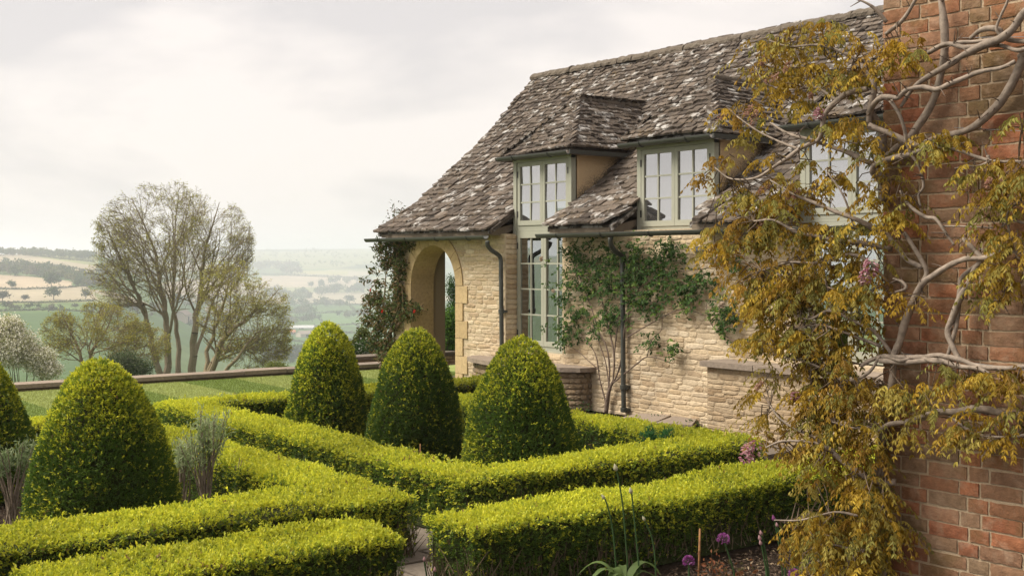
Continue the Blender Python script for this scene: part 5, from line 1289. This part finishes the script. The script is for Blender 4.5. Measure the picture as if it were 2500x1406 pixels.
# ------------------------------------------------------------------ silvery shrubs and fennel inside the beds
def sage_shrub(label, x, ytop, ybase, F, w, n, leafy=1.0, col=((.31, .37, .18), (.38, .43, .24), (.23, .30, .12))):
    b = atF(x, ybase, F); b[2] = 0; top = atF(x, ytop, F); H = top[2]; root = thing('grey_shrub', label, 'shrub', tuple(b), 'silvery shrubs in the left bed')
    tips, a_, b_ = [], [], []
    for i in range(n):
        a = rng.uniform(0, 6.28); rr = w * rng.uniform(.15, 1) * .5; tip = b + [rr * math.cos(a), rr * math.sin(a), H * rng.uniform(.72, 1.02)]
        P = spline([b + rng.normal(0, .025, 3) * [1, 1, 0], b + (tip - b) * [.25, .25, .45] + rng.normal(0, .02, 3), tip], 5)
        for k in range(len(P) - 1): a_.append(P[k]); b_.append(P[k + 1])
        tips.append(P)
    k = len(tips[0]) - 1; rad = np.tile(np.linspace(.0095, .003, k + 1), n).reshape(n, k + 1)
    V, F_ = segs(a_, b_, rad[:, :-1].ravel(), rad[:, 1:].ravel(), 5); g = MB(); g.add(V, F_, (.21, .165, .12)); g.build('stems', M['bark'], root, kind='stuff')
    if leafy > 0:
        P = []
        for t_ in tips:
            m = int(58 * leafy); q = t_[-1] + (t_[-3] - t_[-1]) * rng.random((m, 1)) * 1.3 + rng.normal(0, .022, (m, 3)); P.append(q)
        P = np.concatenate(P); m = len(P); A = nrm(rng.normal(0, .6, (m, 3)) + [0, 0, .75]); L = rng.uniform(.03, .06, m)
        V, F_ = leaf6(P, A, rdir(m), L, L * .22, .2, .1); g = MB(); g.add(V, F_, rep(A_(col)[rng.integers(3, size=m)] * rng.uniform(.75, 1.2, (m, 1)), 7)); g.build('leaves', M['soft_leaf'], root, kind='stuff')
sage_shrub('grey green woody shrub with bare lower stems right of the left cone', 500, 1005, 1290, 10.0, .46, 26)
sage_shrub('paler grey shrub half hidden behind the left cone', 450, 1070, 1290, 10.3, .26, 12)
sage_shrub('bare dry forked stems of a dead shrub beside the hedge', 580, 1115, 1290, 10.2, .10, 5, 0)
sage_shrub('woody grey shrub with pale stems at the left edge of the picture', 30, 1075, 1300, 10.0, .5, 20, .8, ((.21, .27, .12), (.27, .32, .17), (.16, .22, .09)))
sage_shrub('soft feathery green fennel behind the right end of the long hedge', 1605, 1048, 1190, 11.7, .34, 30, 1.4, ((.035, .12, .035), (.05, .145, .04), (.03, .10, .03)))

# ------------------------------------------------------------------ wooden chair in the loggia
ch = thing('garden_chair', 'weathered wooden chair standing inside the arched loggia', 'chair', (12.62, 17.72, .02))
cx, cyy = 12.62, 17.72
for dx in (-.24, .24):
    for dy in (-.24, .24):
        g = MB(); g.box(cx + dx - .025, cx + dx + .025, cyy + dy - .025, cyy + dy + .025, .02, .62 if dy > 0 else .9); g.build('leg', M['oak'], ch)
g = MB(); g.box(cx - .26, cx + .26, cyy - .26, cyy + .28, .42, .46); g.build('seat', M['oak'], ch)
for dx in (-.245, .245):
    g = MB(); g.box(cx + dx - .035, cx + dx + .035, cyy - .22, cyy + .30, .622, .65); g.build('arm', M['oak'], ch)
for k in range(5):
    g = MB(); g.box(cx - .19 + k * .085, cx - .15 + k * .085, cyy - .25, cyy - .23, .46, .86); g.build('back_slat', M['oak'], ch)
g = MB(); g.box(cx - .215, cx + .215, cyy - .262, cyy - .222, .862, .93); g.build('back_rail', M['oak'], ch)

# ------------------------------------------------------------------ trees
def tree(name, label, base, stems, env, F, prm, barkcol, budn, budsize, budcols, group=None, seed=1):
    global rng
    keep_rng, rng = rng, np.random.default_rng(seed)
    """stems -> limbs -> branches -> twigs -> twiglets, kept inside an envelope of ellipsoids"""
    root = thing(name, label, 'tree', tuple(base), group); s = F / FPX
    E = A_([((cx - 1250) * s, F, EYE + (635 - cy) * s, rx * s, rx * s * .95, ry * s) for cx, cy, rx, ry in env])
    def inside(q):
        R_, F_ = RF(q[0], q[1]); d = (np.array([R_, F_, q[2]]) - E[:, :3]) / E[:, 3:]; return (d * d).sum(1).min() < 1.0
    cR, cF = E[0, 0], F; ca = np.array(XY(cR, cF))
    S0, S1, R0, R1 = [[], []], [[], []], [[], []], [[], []]; tips = []
    def put(P, ra, rb, big):
        n = len(P) - 1; r_ = np.linspace(ra, rb, n + 1); k = 0 if big else 1
        for i in range(n): S0[k].append(P[i]); S1[k].append(P[i + 1]); R0[k].append(r_[i]); R1[k].append(r_[i + 1])
    def walk(q, d, L, n, trop, wob, test=True):
        P = [q]
        for i in range(n):
            d = d + rng.normal(0, wob, 3); d[2] += trop; d = d / math.sqrt(d @ d); q = q + d * (L / n)
            if test and not inside(q): break
            P.append(q)
        return P
    LV = prm['levels']
    def spawn(P, ra, rb, L, lev):
        if lev >= len(LV): return
        cnt, t0, ang, lr, n, trop, wob, rr = LV[lev]; m = len(P) - 1
        if m < 1: return
        cnt = max(1, int(cnt * (m / max(1, (LV[lev - 1][4] if lev else m)))))
        for c in range(cnt):
            t_ = t0 + (1 - t0) * (c + rng.random()) / cnt; f = t_ * m; i = min(int(f), m - 1); q = P[i] + (P[i + 1] - P[i]) * (f - i); tg = nrm(P[i + 1] - P[i])
            o = rng.normal(0, 1, 3); out = np.array([q[0] - ca[0], q[1] - ca[1], 0]); on = np.linalg.norm(out)
            if on > .3: o = o + out / on * .8
            o = o - tg * (o @ tg); o = o / max(math.sqrt(o @ o), 1e-6); a = math.radians(rng.normal(ang, 9)); d = tg * math.cos(a) + o * math.sin(a)
            l = L * lr * (1.15 - .55 * t_) * rng.uniform(.75, 1.25); r0 = max((ra + (rb - ra) * t_) * rr, prm['rmin']); B = walk(q, d, l, n, trop, wob)
            if len(B) < 2: continue
            r1 = max(r0 * .35, prm['rmin'] * .6); put(B, r0, r1, False)
            if lev >= len(LV) - 2: tips.append(B[-1])
            spawn(B, r0, r1, l, lev + 1)
    for st, ra in stems:
        P = list(spline(st, 5)); P = [q + rng.normal(0, .05, 3) for q in P]; d = nrm(P[-1] - P[-3]); ext = walk(P[-1], d, prm['ext'], 8, .03, .09); P = P + ext[1:]
        L = sum(np.linalg.norm(P[i + 1] - P[i]) for i in range(len(P) - 1)); put(P, ra, ra * .07, True); spawn(P, ra, ra * .10, L, 0)
    for k, nm_, sd in ((0, 'trunk', 8), (1, 'branches', 4)):
        V, F_ = segs(S0[k], S1[k], R0[k], R1[k], sd if k == 0 else 3); g = MB(); g.add(V, F_, A_(barkcol)); g.build(nm_, M['bark'], root, kind='stuff' if k else None)
    tips = A_(tips); k = rng.integers(len(tips), size=budn); P = tips[k] + rng.normal(0, budsize * .9, (budn, 3)); L = rng.uniform(.6, 1.3, budn) * budsize
    V, F_ = leaf2(P, nrm(rng.normal(0, 1, (budn, 3)) + [0, 0, .4]), rdir(budn), L, L * .6); g = MB(); g.add(V, F_, rep(A_(budcols)[rng.integers(len(budcols), size=budn)] * rng.uniform(.7, 1.3, (budn, 1)), 4)); g.build('crown', M['far_leaf'], root, kind='stuff')
    rng = keep_rng
    return tips
FT = 86.0
def ell(cx, cy, rx, ry, n, F, depth=None, shell=.5, ymax=None):
    d = rdir(n) * (rng.random((n, 1)) ** (1 / 3.0) * (1 - shell * .5) + shell * .5 * rng.random((n, 1)) ** .3)
    s = F / FPX; R = (cx - 1250) * s + d[:, 0] * rx * s; Z = EYE + (635 - cy) * s + d[:, 2] * ry * s; Fw = F + d[:, 1] * (depth or rx * s)
    X, Y = XY(R, Fw); P = np.stack([X, Y, Z], 1); return P
def tp(x, y, F): return atF(x, y, F)
gz_ = lambda x, F: float(ground_z(np.array((x - 1250) / FPX * F), np.array(F)))
def basept(x, F): p = atF(x, 900, F); p[2] = gz_(x, F) - .1; return p
ASH = dict(ext=6.0, rmin=.009, levels=[(20, .26, 40, .42, 10, .06, .10, .45), (8, .12, 46, .42, 6, .05, .15, .5), (6, .12, 46, .46, 4, .045, .18, .6), (4, .15, 44, .62, 2, .05, .24, .7)])
b = basept(415, FT)
tree('ash_tree', 'tall multi-stemmed bare tree just breaking bud beyond the lawn wall', b,
     [([tp(408, 960, FT), tp(409, 850, FT), tp(402, 760, FT), tp(388, 670, FT), tp(372, 600, FT)], .30), ([tp(436, 960, FT), tp(432, 830, FT + 1), tp(423, 730, FT + 1), tp(428, 630, FT + 1.5)], .22),
      ([tp(464, 960, FT), tp(476, 810, FT - 1), tp(488, 720, FT - 1), tp(498, 620, FT - 1.5)], .32), ([tp(398, 960, FT), tp(372, 840, FT - 1), tp(350, 750, FT - 1.5), tp(322, 690, FT - 2)], .26), ([tp(408, 960, FT), tp(411, 890, FT), tp(420, 780, FT - 2), tp(445, 700, FT - 2.5), tp(452, 610, FT - 3)], .17), ([tp(464, 960, FT), tp(471, 880, FT), tp(505, 780, FT + 1), tp(540, 690, FT + 1), tp(572, 620, FT + 1)], .17)],
     [(415, 590, 190, 150), (400, 680, 190, 95), (510, 600, 112, 125), (320, 690, 110, 80)], FT, ASH, (.24, .195, .13), 20000, .09, [(.36, .35, .075), (.42, .40, .11), (.28, .27, .06)], seed=8)
FT2 = 74.0
SPR = dict(ext=3.0, rmin=.010, levels=[(16, .15, 50, .58, 9, .035, .14, .5), (9, .12, 46, .5, 6, .05, .16, .55), (7, .12, 44, .5, 4, .05, .19, .65), (3, .2, 42, .6, 2, .05, .22, .7)])
tree('spreading_tree', 'low spreading bare tree with arching limbs right of the tall tree', basept(500, FT2),
     [([tp(500, 945, FT2), tp(525, 875, FT2), tp(560, 850, FT2), tp(600, 852, FT2), tp(632, 880, FT2)], .20), ([tp(505, 945, FT2), tp(535, 850, FT2 - 1), tp(575, 800, FT2 - 1), tp(620, 760, FT2 - 1)], .20), ([tp(498, 945, FT2), tp(512, 840, FT2 + 1), tp(545, 750, FT2 + 1)], .17), ([tp(510, 940, FT2), tp(560, 900, FT2 - 2), tp(610, 830, FT2 - 2), tp(650, 800, FT2 - 2)], .15)],
     [(600, 770, 116, 132), (560, 700, 75, 70), (640, 840, 74, 70)], FT2, SPR, (.23, .185, .11), 20000, .08, [(.36, .34, .07), (.42, .39, .11), (.27, .26, .06)], seed=2)
FT3 = 66.0
tree('low_tree', 'bushy bare thorn tree with yellowish buds left of the tall tree', basept(205, FT3),
     [([tp(203, 945, FT3), tp(200, 870, FT3), tp(175, 820, FT3)], .13), ([tp(206, 945, FT3), tp(225, 860, FT3), tp(255, 815, FT3)], .14), ([tp(208, 945, FT3), tp(260, 880, FT3 + 1), tp(310, 850, FT3 + 1)], .12), ([tp(208, 945, FT3), tp(275, 905, FT3), tp(335, 880, FT3), tp(360, 840, FT3)], .08)],
     [(225, 815, 125, 76), (320, 840, 95, 62)], FT3, dict(SPR, rmin=.008, levels=[(10, .15, 50, .6, 9, .035, .14, .5)] + SPR['levels'][1:]), (.23, .175, .11), 17000, .075, [(.35, .32, .07), (.39, .36, .10), (.25, .24, .06)], seed=10)

def bush(name, label, blobs, F, n, size, cols, ratio=.6, group=None, stems=14, dep=1.0, base=None, cat='shrub'):
    c = np.mean([b_[0] for b_ in blobs]); bp = basept(c, F) if base is None else A_(base); root = thing(name, label, cat, tuple(bp), group); s = F / FPX; P = []
    tot = sum(b_[2] * b_[3] for b_ in blobs)
    for (x, y, rx, ry) in blobs:
        m = int(n * rx * ry / tot); q = ell(x, y, rx, ry, m, F, rx * s * dep, .9); kk = 9; cl_ = ell(x, y, rx * .85, ry * .85, max(4, m // 90), F, rx * s * dep, .9)
        q = cl_[rng.integers(len(cl_), size=m)] * .42 + q * .58; P.append(q + rng.normal(0, size * .8, q.shape))
    P = np.concatenate(P); P[:, 2] = np.maximum(P[:, 2], bp[2] + .02); m = len(P); L = rng.uniform(.7, 1.35, m) * size; k = rng.integers(len(cols), size=m)
    V, F_ = leaf2(P, nrm(rng.normal(0, 1, (m, 3)) + [0, 0, .3]), nrm(rdir(m) + [0, 0, .6]), L, L * ratio); g = MB(); g.add(V, F_, rep(A_(cols)[k] * rng.uniform(.65, 1.35, (m, 1)), 4)); g.build('foliage', M['far_leaf'], root, kind='stuff')
    e = P[rng.integers(m, size=stems)]; b0 = bp + rng.normal(0, .1, (stems, 3)) * [1, 1, 0]; md = b0 * .5 + e * .5 + rng.normal(0, .12, (stems, 3)); rr = max(.012, size * .35)
    V, F_ = segs(np.concatenate([b0, md]), np.concatenate([md, e]), np.r_[np.full(stems, rr), np.full(stems, rr * .7)], np.r_[np.full(stems, rr * .7), np.full(stems, rr * .3)], 5); g = MB(); g.add(V, F_, (.13, .10, .07)); g.build('stems', M['bark'], root, kind='stuff')
    return root
bush('blossom_bush', 'white flowering thorn bush behind the lawn wall at the far left', [(40, 850, 75, 70), (-30, 840, 80, 85), (95, 880, 55, 50), (20, 800, 50, 42), (120, 905, 45, 30)], 46, 50000, .062, [(.88, .85, .74), (.85, .81, .70), (.85, .82, .72), (.36, .36, .17), (.28, .30, .11), (.50, .47, .30)], .65, stems=26)
bush('shrub', 'dark green rounded shrub below the tall bare tree', [(305, 885, 58, 42), (340, 900, 50, 32), (270, 900, 40, 30)], 50, 8000, .07, [(.075, .105, .045), (.105, .135, .06), (.05, .075, .03), (.16, .17, .10)])
bush('shrub', 'pale yellow green shrub tips showing above the lawn wall', [(665, 892, 34, 14), (690, 896, 20, 12)], 48, 1200, .06, [(.20, .22, .06), (.15, .18, .05)])
bush('shrub', 'olive young shrub behind the leftmost middle cone and the short stone wall', [(885, 820, 22, 22), (870, 845, 20, 22)], 31, 2600, .05, [(.14, .15, .04), (.10, .13, .035)])
bush('shrub', 'dense green shrub with white flower clusters behind the short stone wall', [(905, 850, 44, 32), (880, 862, 30, 26), (935, 860, 34, 34)], 29, 7000, .055, [(.045, .085, .022), (.06, .11, .03), (.035, .065, .02), (.05, .095, .025), (.06, .10, .03), (.40, .40, .34)])
bush('shrub', 'bright green leafy shrub seen through the loggia arch', [(1100, 800, 34, 70), (1120, 840, 36, 60), (1085, 850, 30, 60), (1150, 820, 40, 70)], 27, 9000, .055, [(.085, .17, .03), (.12, .21, .04), (.06, .125, .025)])
bush('shrub', 'tall dark conifer-like shrub seen through the top of the loggia arch', [(1103, 700, 20, 45), (1108, 760, 28, 70), (1118, 820, 34, 80)], 30, 7000, .05, [(.05, .10, .028), (.065, .125, .035), (.04, .08, .02)], .35)

# ------------------------------------------------------------------ far trees, woods, hedgerows, farms
def crown_mesh(seed, n=420, kind=0):
    g0 = np.random.default_rng(seed); nc = 22; c = g0.normal(0, .5, (nc, 3)); c = c / np.maximum(np.linalg.norm(c, axis=1, keepdims=True), 1) * g0.uniform(.55, 1, (nc, 1)); c = c * [.40, .40, .34] + [0, 0, .62]
    P = c[g0.integers(nc, size=n)] + g0.normal(0, .085, (n, 3)); A = nrm(g0.normal(size=(n, 3))); N = nrm(g0.normal(size=(n, 3))); L = g0.uniform(.09, .16, n)
    return P, A, N, L
def far_tree_mesh(seed, cols):
    P, A, N, L = crown_mesh(seed); V, F_ = leaf2(P, A, N, L, L * .75); g = MB(); g.add(V, F_, rep(A_(cols)[rng.integers(len(cols), size=len(P))] * rng.uniform(.6, 1.35, (len(P), 1)), 4)); crown = g.mesh('crown')
    g = MB(); V, F_ = tube([(0, 0, -.05), (0, 0, .2), (.01, 0, .55)], [.03, .022, .012], 6); g.add(V, F_, (.10, .08, .06)); trunk = g.mesh('trunk')
    crown.materials.append(M['far_leaf']); trunk.materials.append(M['bark']); return crown, trunk
FCOL = [[(.085, .115, .045), (.110, .140, .055), (.07, .095, .038)], [(.15, .155, .06), (.12, .13, .055), (.10, .11, .05)], [(.15, .135, .095), (.125, .11, .08), (.17, .15, .10)]]
FM = [far_tree_mesh(40 + i, FCOL[i % 3]) for i in range(6)]
LONE = [(125, 704, 34, 1.1, 0, 'round green tree on the boundary of the two pale hillside fields'), (131, 732, 27, 1.15, 0, 'domed tree standing alone in the lower pale hillside field'),
        (29, 705, 17, 1.1, 3, 'small tree near the left edge on the boundary of the pale fields'), (61, 737, 15, 1.2, 2, 'bare brownish small tree on the lower edge of the pale field'),
        (6, 738, 24, 1.3, 2, 'wide bare brown tree at the far left edge of the valley'), (209, 731, 22, .9, 1, 'tree half hidden at the left side of the tall bare tree crown'),
        (32, 626, 12, 1.2, 4, 'tiny tree standing in the pale field below the ridge wood'), (152, 628, 10, 1.2, 1, 'tiny bushy tree by the hedge under the ridge'),
        (853, 743, 20, 1.3, 2, 'greyish tree at the lower edge of the right pale field'), (738, 727, 22, 1.1, 0, 'tall tree at the left end of the far valley tree line'),
        (783, 704, 18, .9, 3, 'single tree breaking the right pale field under the hazy hill'), (816, 718, 22, 1.0, 1, 'dark rounded tree in the middle of the far valley tree line'),
        (760, 703, 14, .9, 0, 'small tree left of the single tree in the right pale field')]
for x, y, h, wd, k, lab in LONE:
    p, F = hit(x, y); H = h * 1.25 / FPX * F; wd *= 1.15; root = thing('valley_tree', lab, 'tree', tuple(p), 'single trees out in the valley'); a = rng.uniform(0, 6.28)
    for nm_, me in (('crown', FM[k][0]), ('trunk', FM[k][1])):
        c = piece(nm_, me, basis((H * wd * math.cos(a), H * wd * math.sin(a), 0), (-H * wd * math.sin(a), H * wd * math.cos(a), 0), (0, 0, H), p), root)
        if nm_ == 'crown': c['kind'] = 'stuff'
def woodland(label, polys, n, hpx, cols, cards=70):
    P, A, N, L, C = [], [], [], [], []
    for poly, m in polys:
        poly = A_(poly, float); lo, hi_ = poly.min(0), poly.max(0); c = 0; tries = 0
        while c < m and tries < m * 40:
            tries += 1; x, y = rng.uniform(lo, hi_)
            if not inpoly(np.array([x]), np.array([y]), poly)[0]: continue
            p, F = hit(x, y); c += 1; H = rng.uniform(*hpx) / FPX * F; q = crown_mesh(int(rng.integers(1 << 30)), cards); ww = rng.uniform(.9, 1.3)
            P.append(p + q[0] * [H * ww, H * ww, H] - [0, 0, H * .08]); A.append(q[1]); N.append(q[2]); L.append(q[3] * H * 1.6); C.append(A_(cols)[rng.integers(len(cols), size=1)] * rng.uniform(.75, 1.25, (cards, 1)))
    P, A, N, L, C = map(np.concatenate, (P, A, N, L, C)); V, F_ = leaf2(P, A, N, L, L * .8); g = MB(); g.add(V, F_, rep(C, 4)); g.build('woodland', M['far_leaf'], label=label, cat='wood', kind='stuff')
GC = FCOL[0] + FCOL[1][:2]
woodland('wood along the top of the left ridge', [([(-40, 620), (60, 621), (230, 628), (230, 634), (60, 627), (-40, 625)], 150)], 0, (14, 22), GC)
woodland('long wooded bank between the pale hillside fields', [([(-40, 652), (60, 655), (150, 664), (240, 690), (190, 692), (100, 680), (-40, 668)], 120), ([(170, 690), (260, 688), (260, 702), (190, 704)], 34), ([(60, 662), (200, 680), (200, 690), (80, 674)], 60)], 0, (18, 30), GC + FCOL[2][:1])
woodland('tree lines and copses across the right side of the valley', [([(690, 728), (750, 722), (760, 735), (690, 738)], 18), ([(760, 714), (905, 706), (905, 716), (780, 722)], 40), ([(690, 765), (765, 758), (765, 770), (690, 772)], 24), ([(640, 712), (700, 716), (700, 728), (640, 730)], 16), ([(690, 662), (760, 668), (740, 674), (690, 672)], 16), ([(620, 652), (720, 655), (720, 662), (620, 662)], 24), ([(800, 686), (905, 690), (905, 698), (800, 694)], 18), ([(700, 744), (850, 746), (850, 752), (700, 750)], 26), ([(820, 776), (905, 770), (905, 778), (820, 782)], 14), ([(690, 782), (780, 778), (780, 790), (690, 796)], 20)], 0, (14, 25), GC + FCOL[2])
woodland('dark trees in the dip below the lawn on the right', [([(640, 868), (760, 858), (760, 890), (640, 895)], 34), ([(840, 850), (920, 842), (920, 870), (850, 875)], 14)], 0, (18, 34), [(.05, .075, .03), (.07, .09, .035), (.09, .085, .05)], 110)
woodland('hazy copses seen behind the tall bare tree', [([(230, 660), (400, 672), (400, 684), (230, 680)], 40), ([(400, 730), (640, 735), (640, 750), (400, 750)], 50), ([(240, 745), (400, 750), (400, 775), (240, 775)], 36), ([(450, 785), (520, 785), (520, 800), (450, 800)], 12), ([(0, 752), (230, 750), (230, 764), (0, 766)], 24)], 0, (12, 22), GC + FCOL[2])
woodland('hazy woods on the far right hill', [([(620, 615), (760, 613), (900, 622), (900, 634), (620, 632)], 70), ([(700, 640), (900, 645), (900, 655), (700, 650)], 44)], 0, (6, 11), GC, 30)
HL = [[(-30, 706), (60, 707), (175, 702), (212, 698)], [(-30, 739), (100, 740), (230, 735)], [(-30, 761), (120, 757), (230, 762)], [(690, 743), (905, 745)], [(760, 766), (905, 760)], [(700, 801), (800, 796), (905, 790)], [(700, 851), (800, 838)], [(620, 722), (700, 724)], [(700, 817), (905, 812)], [(640, 671), (760, 675), (905, 682)], [(690, 830), (760, 838)], [(-30, 645), (130, 648), (230, 664)], [(760, 765), (800, 796)], [(850, 745), (870, 762)], [(60, 620), (140, 632), (230, 640)], [(480, 800), (700, 815)], [(860, 790), (905, 815)]]
P, C = [], []
for line in HL:
    L_ = A_(line, float); seg = np.hypot(*np.diff(L_, axis=0).T); tot = seg.sum(); t_ = np.arange(0, tot, 1.6); cum = np.r_[0, np.cumsum(seg)]
    for q in t_:
        x, y = np.interp(q, cum, L_[:, 0]), np.interp(q, cum, L_[:, 1]); p, F = hit(x, y + rng.normal(0, .25)); s = F / FPX * rng.uniform(1.5, 3.4)
        P.append(p + rng.normal(0, .45, (9, 3)) * s + [0, 0, s * .6]); C.append(np.c_[np.full(9, s)])
P, S = np.concatenate(P), np.concatenate(C)[:, 0]; m = len(P); V, F_ = leaf2(P, rdir(m), rdir(m), S * 1.1, S * .9); g = MB(); g.add(V, F_, rep(A_(FCOL[0] + FCOL[2])[rng.integers(6, size=m)] * rng.uniform(.7, 1.2, (m, 1)), 4))
g.build('hedgerows', M['far_leaf'], label='field hedgerows dividing the farmland in the valley', cat='hedgerow', kind='stuff')
def barn(label, x, y, w, d, h, yaw, wall, roofc):
    p, F = hit(x, y); root = thing('barn', label, 'building', tuple(p)); c_, s_ = math.cos(yaw), math.sin(yaw)
    T = lambda V: [(p[0] + a * c_ - b_ * s_, p[1] + a * s_ + b_ * c_, p[2] + z) for a, b_, z in V]
    W, D = w / 2, d / 2; V = [(-W, -D, -1), (W, -D, -1), (W, D, -1), (-W, D, -1), (-W, -D, h), (W, -D, h), (W, D, h), (-W, D, h), (-W, 0, h + D * .7), (W, 0, h + D * .7)]
    g = MB(); g.add(T(V), [(0, 1, 5, 4), (1, 2, 6, 5), (2, 3, 7, 6), (3, 0, 4, 7), (4, 8, 7, 7), (5, 6, 9, 9)], wall); g.build('wall', M['attr'], root)
    e = .5; V = [(-W - e, -D - e, h - e * .7), (W + e, -D - e, h - e * .7), (W + e, 0, h + D * .7 + .1), (-W - e, 0, h + D * .7 + .1), (-W - e, D + e, h - e * .7), (W + e, D + e, h - e * .7)]
    V += [(a, b_, z + .25) for a, b_, z in V]; g = MB(); g.add(T(V), [(6, 7, 8, 9), (9, 8, 11, 10), (0, 1, 7, 6), (4, 10, 11, 5), (0, 6, 9, 3), (3, 9, 10, 4), (1, 2, 8, 7), (2, 5, 11, 8)], roofc); g.build('roof', M['attr'], root)
    g = MB(); V = [(a, b_, z) for a in (-W * .25, W * .15) for b_ in (-D - .06, -D + .1) for z in (-.5, h * .75)]; g.add(T(V), [(0, 1, 3, 2), (4, 6, 7, 5), (0, 4, 5, 1), (2, 3, 7, 6), (0, 2, 6, 4), (1, 5, 7, 3)], (.06, .05, .04)); g.build('door', M['attr'], root)
barn('pale farm shed with grey roof behind the trunks of the tall tree', 552, 775, 30, 14, 6, .5, (.45, .40, .33), (.30, .30, .31))
barn('white walled farmhouse seen between the bare trunks', 520, 768, 18, 9, 7, .2, (.58, .54, .46), (.22, .17, .14))
barn('small brown roofed barn left of the pale farm shed', 447, 785, 20, 10, 6, .9, (.42, .35, .28), (.20, .15, .12))
barn('long low white polytunnel-like shed in the right valley fields', 738, 803, 30, 8, 1.6, -.6, (.55, .55, .53), (.50, .50, .48))
barn('small orange roofed hut right of the spreading tree', 712, 815, 8, 6, 2.5, -.3, (.55, .25, .14), (.50, .20, .10))
barn('pale stone barn near the hedge right of the spreading tree', 745, 822, 20, 9, 3.5, .2, (.50, .43, .34), (.34, .27, .22))

# ------------------------------------------------------------------ haze over the valley
bpy.context.view_layer.update()
hm = bpy.data.materials.new('haze'); hm.use_nodes = True; hn = hm.node_tree.nodes; hn.clear()
ho = hn.new('ShaderNodeOutputMaterial'); hv_ = hn.new('ShaderNodeVolumePrincipled')
hv_.inputs['Color'].default_value = (0.84, 0.89, 0.965, 1); hv_.inputs['Density'].default_value = HAZE; hv_.inputs['Anisotropy'].default_value = 0.25
hm.node_tree.links.new(hv_.outputs[0], ho.inputs['Volume'])
g = MB(); zlow = float(PT[:, 2].min()); zhigh = max(float(PT[:, 2].max()) + 30, 20)
g.box(-9700, 9700, -9700, 9700, min(zlow, -2.6) - 1.0, zhigh)
hz = g.build('haze', hm, label='pale spring haze lying over the valley', cat='haze', kind='stuff')
